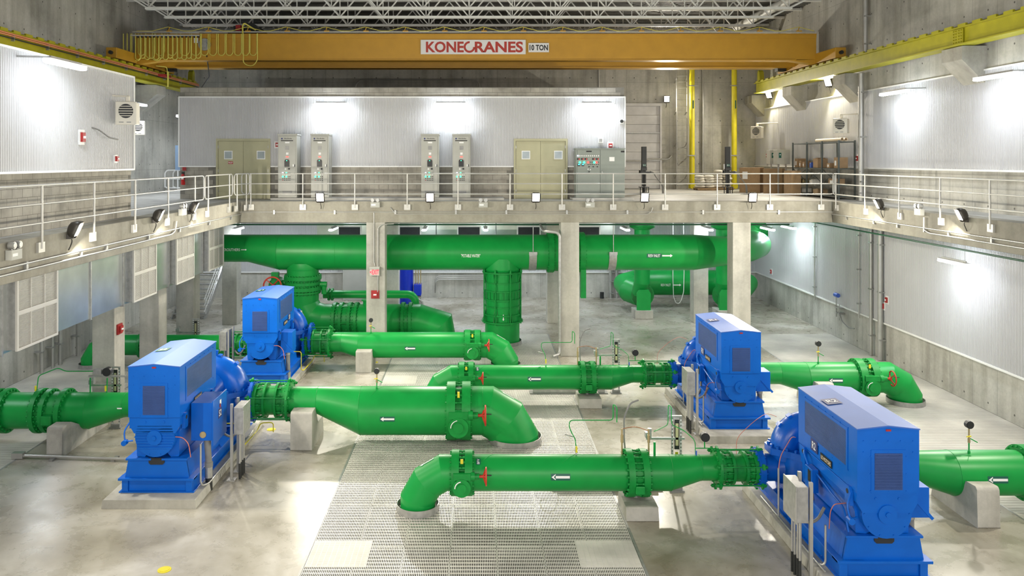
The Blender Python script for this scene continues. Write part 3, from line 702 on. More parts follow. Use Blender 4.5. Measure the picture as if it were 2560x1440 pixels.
# tee at right: flexible sleeve down into the middle grating
t = thing('drop_pipe', 'wide green drop pipe with tie rods from the header into the grating', 'pipe', (1.12, 34.1, 0))
x = 1.12; rr = .735
MB().cyl((x, y, -.25), (x, y, 3.6), rr, n=48, caps=False).build('pipe', 'green', t); collar(t, x, y, rr)
MB().lathe([(rr, 0), (rr*1.03, .0), (rr*1.03, .1), (rr, .55)], (x, y, 3.1), n=48).build('saddle', 'green', t)
for zz, R in ((3.05, 1.16), (2.62, 1.06), (2.28, 1.10), (1.92, 1.10), (1.62, 1.05), (1.28, 1.10), (.98, 1.20)): MB().pipe((x, y, zz-.03), (x, y, zz+.03), rr*R, rr*.98, 48).build('ring', 'greend', t)
for i in range(8):
    a = 2*PI*(i+.5)/8; c, s_ = math.cos(a), math.sin(a); q = rr*1.14
    MB().cyl((x+c*q, y+s_*q, .9), (x+c*q, y+s_*q, 3.22), .025, n=8).cyl((x+c*q, y+s_*q, 3.06), (x+c*q, y+s_*q, 3.16), .05, n=6).build('tie_rod', 'greend', t)
    for z0, z1 in ((1.0, 1.5), (3.05, 2.6)):
        p = [V((x+c*rr, y+s_*rr, z0)), V((x+c*rr*1.18, y+s_*rr*1.18, z0)), V((x+c*rr, y+s_*rr, z1))]; n_ = V((-s_, c, 0))*.06
        for sg in (-1, 1): 
            w_ = n_*.2; mb = MB(); A = [k+n_*sg for k in p]; mb.add(A+[k+w_*sg for k in A], [(0, 1, 2), (5, 4, 3), (0, 3, 4, 1), (1, 4, 5, 2), (2, 5, 3, 0)]); mb.build('gusset', 'greend', t)
mb = MB()
for i in range(24):
    a = 2*PI*i/24; mb.box(-.012+x+math.cos(a)*rr*1.05, x+.012+math.cos(a)*rr*1.05, y-.012+math.sin(a)*rr*1.05, y+.012+math.sin(a)*rr*1.05, 1.95, 2.26)
mb.build('bolt_ring', 'greend', t, stuff=True)
t_ = on_plane('flow_arrow', ([(b*.26, a*.26) for a, b in ARROW[0]], ARROW[1]), 'stkw', t, (x+.02, y-rr-.012, 1.22), (1, 0, 0), (0, 0, 1))
# tee at left: flanged drop with isolating valve, turning right
t = thing('drop_pipe', 'green flanged drop pipe with a big red handwheel, turning right behind pump S1', 'pipe', (-7.38, 34.1, 0))
x = -7.38; rr = .67; zl = .98
MB().mitre([(x, y, 3.4), (x, y, 1.65), (x+.28, y, 1.14), (x+.85, y, zl), (x+3.0, y, zl), (-2.45, y, zl), (-1.62, y, .72), (-1.45, y, -.2)], rr, 48).build('mitred_pipe', 'green', t); collar(t, -1.5, y, rr)
MB().lathe([(rr*1.02, 0), (rr*1.04, .1), (rr, .3)], (x, y, 3.15), n=48).build('saddle', 'green', t)
for zz, R, tk in ((2.82, 1.18, .16), (2.58, 1.12, .12), (2.36, 1.2, .16), (2.2, 1.14, .08)): flange(t, (x, y, zz), (0, 0, 1), rr*R, tk, 32, rb=.03)
for xx in (-6.0, -5.72, -5.35, -5.08, -3.1, -2.78): flange(t, (xx, y, zl), (1, 0, 0), rr*1.13, .12, 30, rb=.028)
for i in range(6):
    a = 2*PI*i/6; MB().cyl((-6.1, y+math.cos(a)*rr*1.1, zl+math.sin(a)*rr*1.1), (-5.0, y+math.cos(a)*rr*1.1, zl+math.sin(a)*rr*1.1), .02, n=8).build('tie_rod', 'greend', t)
MB().cyl((-4.6, y-.1, zl+.5), (-4.6, y-.1, zl+.85), .2, n=20).cyl((-4.6, y-.1, zl+.85), (-4.6, y-.1, zl+.9), .27, n=20).build('nozzle', 'green', t)
g = MB().cyl((x-rr, y, 2.55), (x-1.15, y, 2.55), .14, n=16).cyl((x-1.1, y-.25, 2.5), (x-1.1, y+.3, 2.5), .30, n=20).box(x-1.28, x-.98, y-.3, y-.05, 2.25, 3.05).build('gearbox', 'greend', t, .01)
MB().cyl((x+rr, y, 2.5), (x+1.02, y, 2.5), .13, n=14).cyl((x+.9, y, 2.1), (x+.9, y, 2.5), .11, n=12).build('valve_boss', 'greend', t)
handwheel(t, (x-1.14, y-.62, 2.53), .37, 1); MB().cyl((x-1.14, y-.65, 2.53), (x-1.14, y-.2, 2.53), .035, n=10).build('valve_stem', 'red', t)
on_plane('flow_arrow', ([(a*.42, b*.42) for a, b in ARROW[0]], ARROW[1]), 'stkw', t, (x+.14, y-rr-.02, 1.36), (.52, 0, -.85), (.85, 0, .52))
t = thing('small_pipe', 'slim green pipe with a rounded bend behind the exit sign column', 'pipe', (-5, 36.2, 0))
yy = 36.2; zz = 1.72
MB().tube([(-6.9, yy, zz), (-6.6, yy, zz), (-3.1, yy, zz)]+[(-3.1+.35*math.sin(a), yy, zz-.35+.35*math.cos(a)) for a in [PI/2*i/8 for i in range(1, 9)]]+[(-2.75, yy, .2), (-2.75, yy, .0)], .18, 20).build('pipe', 'green', t); flange(t, (-6.65, yy, zz), (1, 0, 0), .28, .06, 12, rb=.02); flange(t, (-6.5, yy, zz), (1, 0, 0), .28, .06, 12, rb=.02)
# ---- reservoir inlet loop at the back right
t = thing('inlet_pipe', 'bright green low pipe at the back marked RESV INLET with an arrow', 'pipe', (10, 42.5, 0))
yb, zr = 42.6, 1.28; r = .66
MB().mitre([(8.5, 40.95, .95), (8.05, 41.6, 1.05), (8.0, 42.2, 1.2), (8.55, 42.6, zr), (13.6, 42.6, zr), (14.05, 42.2, 1.2), (13.6, 41.5, 1.05), (13.0, 40.85, .95)], r, 40).build('mitred_pipe', 'green', t)
on_pipe('lettering', txt('RESV INLET', .52, .13, .012), 'stkw', t, 9.95, yb, zr, r+.006, -.05); arrow(t, 10.55, yb, zr, r, -.05, .42, False, -1)
for xx in (9.0, 13.1):
    tag(bx('pipe_pier', 'pier', None, xx-.22, xx+.22, 42.2, 43.0, 0, .66, bev=.02), 'small concrete block under the low inlet pipe, %s' % ('beside the hanging chain' if xx < 10 else 'behind the right column'), 'pier', 'concrete pipe piers')
def riser(x, lb, lb2, hang):
    ys = 39.7; t = thing('riser_pipe', lb, 'pipe', (x, ys, 0), 'green risers to the mezzanine actuators')
    MB().mitre([(x, ys, 5.9), (x, ys, 1.75), (x-.06 if hang < 0 else x+.06, ys+.2, 1.3), (x+.22*hang*-1 if hang < 0 else x+.3, ys+.75, 1.02), (8.5 if hang < 0 else 13.0, 40.95, .95)], .385, 36).build('mitred_pipe', 'green', t)
    d = V((.25 if hang < 0 else .35, 1, -.12))
    for k in (.55, .8, 1.02): flange(t, V((x, ys, 1.05))+V((.25 if hang < 0 else .3, 1, -.08))*k*.95, d, .56, .07, 18, rb=.028)
    MB().prism([(x-.34, .42), (x+.34, .42), (x+.34, 1.25), (x+.24, 1.42), (x-.24, 1.42), (x-.34, 1.25)], 1, ys-.42, ys-.34).prism([(x-.2, .42), (x+.2, .42), (x+.2, 1.2), (x-.2, 1.2)], 1, ys-.36, ys+.3).build('support_leg', 'green', t)
    flange(t, (x, ys, 2.9), (0, 0, 1), .5, .07, 18); MB().lathe([(.38, 0), (.62, .12), (.62, .3), (.45, .5), (.3, .62)], (x, ys, 4.35), n=24).build('valve_bonnet', 'greend', t)
    MB().cyl((x, ys, 4.95), (x, ys, 5.92), .32, n=20).build('sleeve', 'galv', t)
    tag(bx('pipe_pier', 'pier', None, x-.44, x+.44, ys-.5, ys+.5, 0, .42, bev=.02), lb2, 'pier', 'concrete pipe piers')
riser(8.24, 'green riser pipe on a plate leg in front of the RESV INLET pipe', 'concrete block under the green riser between two columns', -1)
riser(12.3, 'green riser pipe partly hidden by the right front column', 'concrete block under the green riser at the right front column', 1)
t = tag(MB().tube([(10.35, 42.0, 5.93), (10.3, 41.85, 1.6), (10.32, 41.8, .65), (10.45, 41.8, .33), (10.6, 41.8, .3), (10.72, 41.8, .45), (10.85, 41.8, .9), (10.9, 41.9, 1.9), (10.88, 42.0, 5.93)], .022, 6).build('pull_chain', 'trimw'), 'white looped pull chain hanging in front of the low inlet pipe', 'chain')
# ================================================================ pump sets
def pump_set(cx, yf, yp, who, big, boxside, label):
    """electric motor with a louvred top hood, steel skid and split-case pump; the shaft runs away from the camera"""
    t = thing('pump_set', label, 'pump set', (cx, yf, .2), 'blue pump sets')
    o = (cx, yf, 0); h = .15 if big else 0.; L = 2.52 if big else 2.62; zt = 2.97+h; w = .585 if big else .557; D = yp-yf
    B = lambda: MB(o)
    # skid and pedestal
    sk = B(); sk.box(-.80, -.66, .15, D+.75, .2, .5); sk.box(.66, .80, .15, D+.75, .2, .5); sk.box(-.66, .66, .2, .3, .2, .5); sk.box(-.66, .66, D-.5, D-.4, .2, .5)
    sk.box(-.86, -.60, .12, D+.78, .49, .53); sk.box(.60, .86, .12, D+.78, .49, .53); sk.box(-.86, .86, .08, .35, .49, .54); sk.box(-.86, .86, .12, D+.78, .2, .225)
    for yy in (.9, 1.7, 2.5): sk.prism([(-.82, .22), (-.64, .22), (-.64, .5)], 1, yy, yy+.03)
    sk.build('skid', 'blue', t, .006)
    ped = B(); ped.prism([(-.73, .53), (.73, .53), (.655, .95), (-.655, .95)], 1, .16, .24); ped.prism([(-.73, .53), (-.64, .53), (-.57, .95), (-.655, .95)], 1, .2, L*.93); ped.prism([(.73, .53), (.64, .53), (.57, .95), (.655, .95)], 1, .2, L*.93)
    ped.box(-.70, -.12, .12, .34, .94, .985); ped.box(.12, .70, .12, .34, .94, .985); ped.box(-.70, -.45, .341, L*.95, .942, .983); ped.box(.45, .70, .341, L*.95, .942, .983)
    pd = ped.build('pedestal', 'blue', t, .005)
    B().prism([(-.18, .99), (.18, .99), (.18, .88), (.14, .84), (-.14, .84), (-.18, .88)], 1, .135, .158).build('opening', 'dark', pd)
    # motor body
    zc = 1.42+h*.5; R = .45
    mbd = B(); pts = [(-.56, 1.80+h), (-.56, 1.62+h), (-.50, 1.42+h), (-.48, 1.0), (-.30, .985)]+[(R*math.sin(a)*.9, max(.985, zc-.02-R*math.cos(a))) for a in [-.55+1.1*i/8 for i in range(9)]]+[(.30, .985), (.48, 1.0), (.50, 1.42+h), (.56, 1.62+h), (.56, 1.80+h)]
    mbd.prism(pts[::-1], 1, .22, L-.05); body = mbd.build('motor_body', 'blue', t, .008)
    e = B(); e.cyl((0, .05, zc), (0, .24, zc), R, n=40).cyl((0, .0, zc), (0, .06, zc), .17, n=28).cyl((0, -.03, zc), (0, .0, zc), .05, n=8).prism([(-w*.98, 1.80+h), (w*.98, 1.80+h), (w*.98, 1.62+h), (w*.80, 1.44+h), (-w*.80, 1.44+h), (-w*.98, 1.62+h)], 1, .03, .3)
    eb = e.build('end_bell', 'blue', body, .006)
    bm_ = B()
    for sx in (-.21, .21): bm_.cyl((sx, .03, 1.70+h), (sx, .015, 1.70+h), .025, n=8)
    for i in range(10):
        a = 2*PI*i/10; bm_.cyl((math.cos(a)*R*.9, .05, zc+math.sin(a)*R*.9), (math.cos(a)*R*.9, .035, zc+math.sin(a)*R*.9), .014, n=6)
    bm_.build('bolt_ring', 'blue', body, stuff=True)
    if big and boxside > .9:
        rm = MB().box(-.46, .46, -.02, .05, -.014, .014).mesh('cooling_rib', 'blue')
        for k in range(9): inst(rm, 'cooling_rib', body, (cx, yf+.05, zc-.24+k*.062), sc=(1-.08*abs(k-4)*.5, 1, 1))
    # hood
    hd = B(); hd.prism([(-w, 1.81+h), (w, 1.81+h), (w, zt-.02), (.0, zt+.04), (-w, zt-.02)], 1, 0, L); hood = hd.build('hood', 'blue', t, .008)
    rf = B(); rf.prism([(-w-.012, zt-.02), (0, zt+.038), (w+.012, zt-.02), (w+.012, zt+.0), (0, zt+.062), (-w-.012, zt+.0)], 1, -.015, L+.015); rf.build('roof', pm_roof, hood, .004)
    scr = B()
    for k in range(5):
        for zz in (zt-.22, zt-.42): scr.cyl((-w*.8+w*.4*k, 0, zz), (-w*.8+w*.4*k, -.012, zz), .012, n=6)
    for k in range(3):
        for sx in (-1, 1): scr.cyl((sx*.32, 0, zt-.5-.31*k), (sx*.32, -.012, zt-.5-.31*k), .012, n=6)
    for zz in (zt-.48, zt-1.13):
        for sx in (-.2, 0, .2): scr.cyl((sx, 0, zz), (sx, -.012, zz), .012, n=6)
    for sg in (-1, 1):
        for k in range(7):
            for zz in (zt-.10, zt-.88): scr.cyl((sg*w, .35+.32*k, zz), (sg*(w+.012), .35+.32*k, zz), .012, n=6)
    scr.build('bolt_ring', 'blue', hood, stuff=True)
    fz0, fz1 = zt-1.1, zt-.44
    wv = bx2(B(), -.25, .25, -.012, .01, fz0, fz1).build('front_louvre', 'screen', hood)
    sm = MB().box(-.25, .25, -.012, .006, -.006, .006).mesh('louvre_slat', 'louvre')
    fr = B(); fr.box(-.31, -.25, -.01, .01, fz0-.06, fz1+.06).box(.25, .31, -.01, .01, fz0-.06, fz1+.06).box(-.25, .25, -.01, .01, fz1, fz1+.06).box(-.25, .25, -.01, .01, fz0-.06, fz0); fr.build('louvre_frame', 'blue', hood)
    for k in range(24): inst(sm, 'louvre_slat', wv, (cx, yf-.012, fz0+.014+k*.0275))
    for sg in (-1, 1):
        sw = B(); sw.box(sg*w-.008, sg*w+.008, .42, L-.36, zt-.82, zt-.17); q = sw.build('side_screen', 'screen', hood)
        vm = MB().box(-.010, .010, -(L-.78)/2, (L-.78)/2, -.005, .005).mesh('louvre_slat', 'louvre')
        for k in range(22): inst(vm, 'louvre_slat', q, (cx+sg*(w+.004), yf+.42+(L-.78)/2, zt-.80+k*.0295))
        fr = B(); fr.box(sg*w-.012, sg*w+.012, .36, .42, zt-.88, zt-.11).box(sg*w-.012, sg*w+.012, L-.36, L-.30, zt-.88, zt-.11).box(sg*w-.012, sg*w+.012, .42, L-.36, zt-.17, zt-.11).box(sg*w-.012, sg*w+.012, .42, L-.36, zt-.88, zt-.82); fr.build('screen_frame', 'blue', hood)
    sg = -1 if cx > 0 else 1; xs = sg*(w+.014)
    pl = B(); pl.box(min(xs, xs+sg*.006), max(xs, xs+sg*.006), L-1.62, L-1.12, 1.86+h, 2.0+h); np_ = pl.build('name_plate', 'ink', hood)
    on_plane('lettering', txt('US MOTORS', .44, .075, .01), 'paper', np_, (cx+xs+sg*.009, yf+L-1.37, 1.93+h), (0, -1 if sg < 0 else 1, 0), (0, 0, 1))
    if not big or boxside < .9:
        st = B(); st.box(min(xs, xs+sg*.005), max(xs, xs+sg*.005), L-.98, L-.66, 1.90+h, 2.14+h); q = st.build('number_sticker', 'stkb', hood)
        on_plane('lettering', txt(who, .17, .15, .012), 'stkw', q, (cx+xs+sg*.009, yf+L-.82, 2.02+h), (0, -1 if sg < 0 else 1, 0), (0, 0, 1))
    q = on_plane('roof_number_sticker', rect(.30, .34, 1), 'stkb' if not big else 'stkg', hood, (cx-w*.62, yf+L*.58, zt+.037), V((1, 0, .10)).normalized(), (0, 1, 0))
    on_plane('lettering', txt(who, .2, .16, .012), 'stkw', q, (cx-w*.62, yf+L*.58, zt+.042), V((1, 0, .10)).normalized(), (0, 1, 0))
    bx2(B(), -.045, .045, -.014, .0, zt-.045, zt-.01).build('warning_label', 'redbox', hood)
    # lifting lugs
    for sg2 in (-1, 1):
        for yy in (.28, L-.35):
            lg = B(); x0 = sg2*(w-.02); x1 = sg2*(w+.05); lg.prism([(yy-.1, 1.5+h), (yy+.1, 1.5+h), (yy+.1, 1.78+h), (yy+.06, 1.84+h), (yy-.06, 1.84+h), (yy-.1, 1.78+h)], 0, min(x0, x1), max(x0, x1)); g_ = lg.build('lifting_lug', 'blue', body, .01)
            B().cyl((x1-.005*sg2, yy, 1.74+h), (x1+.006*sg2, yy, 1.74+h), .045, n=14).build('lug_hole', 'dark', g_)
    # terminal box
    if boxside > .9:     # big square box of the nearest left motor
        tb = B(); tb.prism([(.62, 1.22), (1.12, 1.22), (1.12, 2.1), (.62, 2.1)], 1, .62, 1.55); q = tb.build('terminal_box', 'blue', t, .008)
        B().box(1.12, 1.15, .58, 1.6, 1.10, 2.15).build('box_door', 'blue', q, .005); B().cyl((.90, .60, 1.36), (.90, .625, 1.36), .075, n=20).build('blank_plug', 'brass', q)
        s_ = B(); s_.box(1.151, 1.155, .95, 1.20, 1.62, 1.85); k = s_.build('number_sticker', 'stkb', q); on_plane('lettering', txt(who, .17, .15, .012), 'stkw', k, (cx+1.158, yf+1.075, 1.735), (0, 1, 0), (0, 0, 1))
        on_plane('warning_label', rect(.12, .12, 1), 'stkw', q, (cx+1.156, yf+1.1, 1.98), (0, 1, 0), (0, 0, 1)); on_plane('warning_label', rect(.09, .09, 1), 'redbox', q, (cx+1.156, yf+1.08, 1.91), (0, 1, 0), (0, 0, 1))
        B().cyl((.98, .78, .62), (.95, .76, 1.24), .075, n=16).cyl((.98, .78, .55), (.98, .78, .66), .095, n=16).build('conduit', 'flex', q); B().cyl((.99, .78, 0), (.98, .78, .3), .08, n=16).build('conduit_boot', 'black', q); B().cyl((.98, .78, .3), (.98, .78, .6), .088, n=16).build('conduit_coupling', 'galv', q)
    else:
        tb = B(); tb.box(w+.02, w+.42, .42, .95, 1.18, 1.74+h); q = tb.build('terminal_box', 'blue', t, .008)
        tb = B(); tb.prism([(w-.02, 1.68), (w+.02, 1.70), (w+.50, 1.18), (w+.46, 1.14)], 1, .40, .44); tb.build('wedge_plate', 'blue', q)
        B().cyl((w+.22, .68, .42), (w+.20, .68, 1.2), .07, n=16).build('conduit', 'flex', q); B().cyl((w+.22, .68, 0), (w+.22, .68, .45), .08, n=16).cyl((w+.20, .68, 1.06), (w+.20, .68, 1.2), .085, n=16).build('conduit_coupling', 'galv', q)
    # small electrical details on the visible side
    v = -1 if cx > 0 else -1
    B().tube([(-w*.9, .12, zc-.1), (-w-.10, .06, zc-.1), (-w-.14, .1, zc+.12), (-w-.02, .2, zc+.34)], .018, 7).cyl((-w-.10, -.02, zc-.12), (-w-.10, .12, zc-.12), .06, n=12).build('sensor_head', 'blue', body)
    B().tube([(w*.82, .02, zc+.02), (w+.08, -.06, zc+.04), (w+.22, -.06, zc-.10), (w+.26, -.04, zc-.42)], .009, 6).build('sensor_wire', 'wire', body) if cx < 0 else B().tube([(-w*.95, .5, 1.42), (-w-.22, .45, 1.42), (-w-.30, .42, 1.30), (-w-.32, .42, .98)], .009, 6).build('sensor_wire', 'wire', body)
    if cx > 0:
        ax_ = B(); ax_.box(-w-.16, -w-.02, L-1.05, L-.72, 1.15, 1.62); q = ax_.build('auxiliary_box', 'blue', t, .01); B().box(-w-.168, -w-.16, L-1.0, L-.88, 1.35, 1.58).build('data_plate', 'ink', q)
        B().tube([(-w-.10, L-.75, 1.6), (-w-.12, L-.6, 1.78), (-w-.06, L-.45, 1.8), (-w-.03, L-.35, 1.66)], .025, 8).build('conduit_loop', 'blue', q)
        B().tube([(-w-.06, L-1.05, 1.55), (-w-.05, .9, 1.42), (-w-.04, .45, 1.36), (-w-.06, .3, 1.2), (-w-.04, .25, 1.0)], .02, 8).build('conduit', 'blue', q)
        B().tube([(-w-.09, L-.9, 1.15), (-w-.10, L-.95, .9), (-w-.22, L-1.0, .72), (-w-.38, L-1.05, .8)], .035, 8).build('flexible_conduit', 'flex', q)
    # split-case pump
    f = 1.18 if big else 1.0; y = D; zs = 1.36 if not big else 1.38
    pc = B(); n = 18
    arc = [(.50*f*math.cos(a), y, zs+.50*f*math.sin(a)) for a in [PI*i/n for i in range(n+1)]]
    pc.tube([(.50*f, y, zs-.2)]+arc+[(-.50*f, y, zs-.2)], .33*f, 22)
    pc.tube([(0, y-.62*f, zs-.1), (0, y-.45*f, zs), (0, y-.2*f, zs+.15), (0, y, zs+.2), (0, y+.2*f, zs+.15), (0, y+.45*f, zs), (0, y+.62*f, zs-.1)], .3*f, 20, rr=[.16*f, .24*f, .40*f, .52*f, .40*f, .24*f, .16*f])
    pump = pc.build('volute', 'blued', t)
    out = [(.90, -.20), (.90, .20), (.55, .45), (.30, .72), (-.30, .72), (-.55, .45), (-.90, .20), (-.90, -.20), (-.55, -.45), (-.30, -.72), (.30, -.72), (.55, -.45)]
    fl = B(); fl.prism([(a*f, y+b*f) for a, b in out], 2, zs-.07, zs+.07); fo = fl.build('casing_flange', 'blued', pump, .015)
    bb = B()
    for i in range(len(out)):
        a, b = out[i], out[(i+1) % len(out)]
        for k in (.25, .75): px_, py_ = (a[0]+(b[0]-a[0])*k)*f*.94, y+(a[1]+(b[1]-a[1])*k)*f*.94; bb.cyl((px_, py_, zs+.07), (px_, py_, zs+.13), .035, n=6)
    bb.build('bolt_ring', 'blued', pump, stuff=True)
    zn = (.82+.285) if big else .94; rn = .37 if big else .285
    lw = B(); lw.tube([(0, y, .45), (0, y, .65), (0, y, .95), (0, y, zs)], .5, 28, rr=[.32*f, .62*f, .72*f, .66*f]); lw.cyl((-1.10, y, zn), (1.10, y, zn), rn*1.02, n=28).cyl((-.75, y, zn), (-.2, y, zn), rn*1.05, rn*1.7, n=28).cyl((.75, y, zn), (.2, y, zn), rn*1.05, rn*1.7, n=28)
    lw.box(-.62, -.38, y-.3, y+.3, .5, .8).box(.38, .62, y-.3, y+.3, .5, .8); lw.build('lower_casing', 'blued', pump)
    B().cyl((0, L-.1, zs-.06), (0, y-.55*f, zs-.06), .10, n=16).cyl((0, y-.95*f, zs-.06), (0, y-.5*f, zs-.06), .19, n=20).box(-.16, .16, y-1.0*f, y-.75*f, .5, 1.2).build('shaft_guard', 'blued', pump)
    for sg2 in (-1, 1): flange(pump, (cx+sg2*1.10, yf+y, zn), (1, 0, 0), rn*1.5, .08, 14, 'blued', name='nozzle_flange')
    for i in (5, 8, 12, 14):
        a = PI*i/n; c_ = V((.83*f*math.cos(a), y, zs+.83*f*math.sin(a))); B().cbox(c_, .07, .16*f, .10, 0, 0, -a).build('rib', 'blued', pump)
    lug = B().prism([(-.12, zs+.95*f), (.12, zs+.95*f), (.08, zs+.72*f), (-.08, zs+.72*f)], 1, y-.03, y+.03).build('lifting_eye', 'blued', pump)
    return t
def bx2(mb, *a): return mb.box(*a)
pm_roof = pm('blue_hood_roof', (.045, .13, .46), .5, var=.06, scale=1.5, spec=.45)
def pad(cx, y0, y1, w0, w1, lb):
    o = MB().prism([(cx-w0, 0), (cx+w1, 0), (cx+w1-.03, .2), (cx-w0+.03, .2)], 1, y0, y1).build('equipment_pad', 'pier', None, .02); tag(o, lb, 'plinth', 'concrete pads under the pumps')
pump_set(7.41, 14.38, 17.87, 'R2', False, .5, 'nearest blue motor and pump at lower right, numbered R2')
pump_set(7.44, 22.45, 25.7, 'R1', False, .5, 'blue motor and pump at right, behind R2 and numbered R1')
pump_set(-7.30, 18.14, 22.3, 'S2', True, 1, 'large blue motor and pump at left with a big square box marked S2')
pump_set(-7.31, 27.05, 30.2, 'S1', True, .5, 'blue motor and pump farthest back at left, numbered S1')
pad(7.41, 13.9, 18.9, 1.12, 1.0, 'concrete pad under the nearest right pump R2'); pad(7.44, 22.0, 26.8, 1.12, 1.0, 'concrete pad under the right pump R1')
pad(-7.3, 17.88, 23.5, 1.08, 1.05, 'concrete pad under the left pump S2'); pad(-7.3, 26.7, 31.3, 1.08, 1.05, 'concrete pad under the left pump S1')
# ---------------------------------------------------------------- local control boxes on struts, next to each pump
def local_box(x, y, who, side):
    t = thing('local_control_box', 'stainless steel control box on strut posts beside pump %s' % who, 'control box', (x, y, 0), 'stainless control boxes beside the pumps')
    o = (x, y, 0)
    MB(o).box(-.11, .11, -.30, .30, 1.12, 1.78).build('enclosure', 'galv', t, .008)
    MB(o).box(side*.112-.012, side*.112+.012, -.31, .31, 1.10, 1.80).build('box_door', 'galv', t, .006)
    MB(o).box(side*.13-.01, side*.13+.01, -.33, -.30, 1.2, 1.7).build('latch', 'conduit', t)
    for yy in (-.26, .26): MB(o).box(-side*.17-.03, -side*.17+.03, yy-.03, yy+.03, 0, 1.86).box(-side*.17-.10, -side*.17+.10, yy-.10, yy+.10, 0, .03).build('strut_post', 'conduit', t)
    for i, yy in enumerate((-.18, -.08, .06, .18)):
        MB(o).cyl((0, yy, .35), (0, yy, 1.14), .022, n=8).build('conduit', 'conduit', t); MB(o).cyl((0, yy, 0), (0, yy, .38), .028, n=8).build('conduit_boot', 'black', t)
    MB(o).tube([(-side*.1, .3, 1.2), (-side*.22, .36, .95), (-side*.35, .3, .85), (-side*.5, .22, .95), (-side*.62, .2, 1.2)], .03, 8).build('flexible_conduit', 'flex', t)
local_box(fx(1990, 15.0), 15.0, 'R2', -1); local_box(fx(1722, 23.0), 23.0, 'R1', -1)
local_box(fx(604, 19.9)+.05, 19.75, 'S2', 1); local_box(fx(565, 28.3), 28.3, 'S1', -1)
def conduit(name, pts, r, lb, mat='conduit', cat='conduit', grp=None, n=8): return tag(MB().tube(pts, r, n).build(name, mat), lb, cat, grp)
for cx, y0, y1, who in ((7.41, 14.5, 17.9, 'R2'), (7.44, 22.6, 25.8, 'R1')):
    t = thing('sensor_conduit', 'thin steel conduit on the pad edge left of pump %s with two risers' % who, 'conduit', (cx-1.0, y0, .2), 'sensor conduits on the pump pads')
    MB().cyl((cx-1.0, y0+.2, .24), (cx-1.0, y1+.1, .24), .02, n=8).build('conduit_run', 'conduit', t)
    MB().tube([(cx-.9, y0+.4, 1.0), (cx-.9, y0+.4, .32), (cx-.94, y0+.4, .25), (cx-1.0, y0+.5, .24)], .022, 8).build('riser', 'conduit', t)
    MB().cyl((cx-.98, y1-.9, .24), (cx-.98, y1-.9, 1.25), .022, n=8).build('riser', 'conduit', t)
    MB().tube([(cx-.98, y1-.9, 1.25), (cx-.92, y1-.85, 1.5), (cx-.62, y1-.7, 1.85), (cx-.5, y1-.6, 1.8)], .008, 6).build('sensor_wire', 'wire', t)
    MB().tube([(cx-1.62, y1-.1, 1.25), (cx-1.6, y1-.05, 1.6), (cx-1.2, y1, 1.95), (cx-.8, y1+.3, 2.05), (cx-.5, y1+.5, 1.9)], .006, 6).build('sensor_wire', 'wire', t)
conduit('sensor_conduit', [(-6.35, 18.45, 1.25), (-6.35, 18.45, .36), (-6.33, 18.5, .27), (-6.25, 18.7, .24), (-6.22, 22.3, .24)], .022, 'thin steel conduit rising beside the front of pump S2')
t = thing('floor_conduit', 'galvanised conduit lying on the floor left of pump S2', 'conduit', (-9.6, 20.1, 0))
MB().tube([(fx(40, 20.9), 20.9, .08), (-11.2, 20.85, .08), (-10, 20.75, .07), (-8.15, 20.6, .07)], .04, 10).build('pipe', 'conduit', t); bx('fitting', 'conduit', t, fx(32, 20.9), fx(60, 20.9), 20.82, 20.98, .02, .16)
for x in (-11.0, -9.4): bx('clamp', 'strut', t, x-.05, x+.05, 20.68, 20.98, 0, .05)
# yellow floor drains and their small yellow lines
for px, py, lb in ((411, 1425, 'yellow round floor drain cover at the bottom left of the picture'), (678, 1074, 'yellow round floor drain cover right of pump S2'), (937, 906, 'yellow round floor drain cover right of pump S1, under its pipe')):
    Y = CH*F/(py-VY); tag(MB().cyl((fx(px, Y), Y, 0), (fx(px, Y), Y, .012), .125, n=28).cyl((fx(px, Y), Y, .012), (fx(px, Y), Y, .02), .09, n=28).build('floor_drain', 'yel'), lb, 'drain', 'yellow floor drains')
for x, y, who in ((-6.15, 22.0, 'S2'), (-6.2, 29.8, 'S1')):
    conduit('drain_line', [(x-.35, y-1.2, .95), (x-.05, y-1.2, .95), (x-.05, y-1.2, .3), (x+.02, y-1.1, .26), (x+.05, y+.35, .26), (x+.1, y+.45, .42), (x+.45, y+.5, .42), (x+.45, y+.5, .15)], .016, 'thin yellow drain line on the pad edge of pump %s' % who, 'yel', 'drain line', 'yellow drain lines')
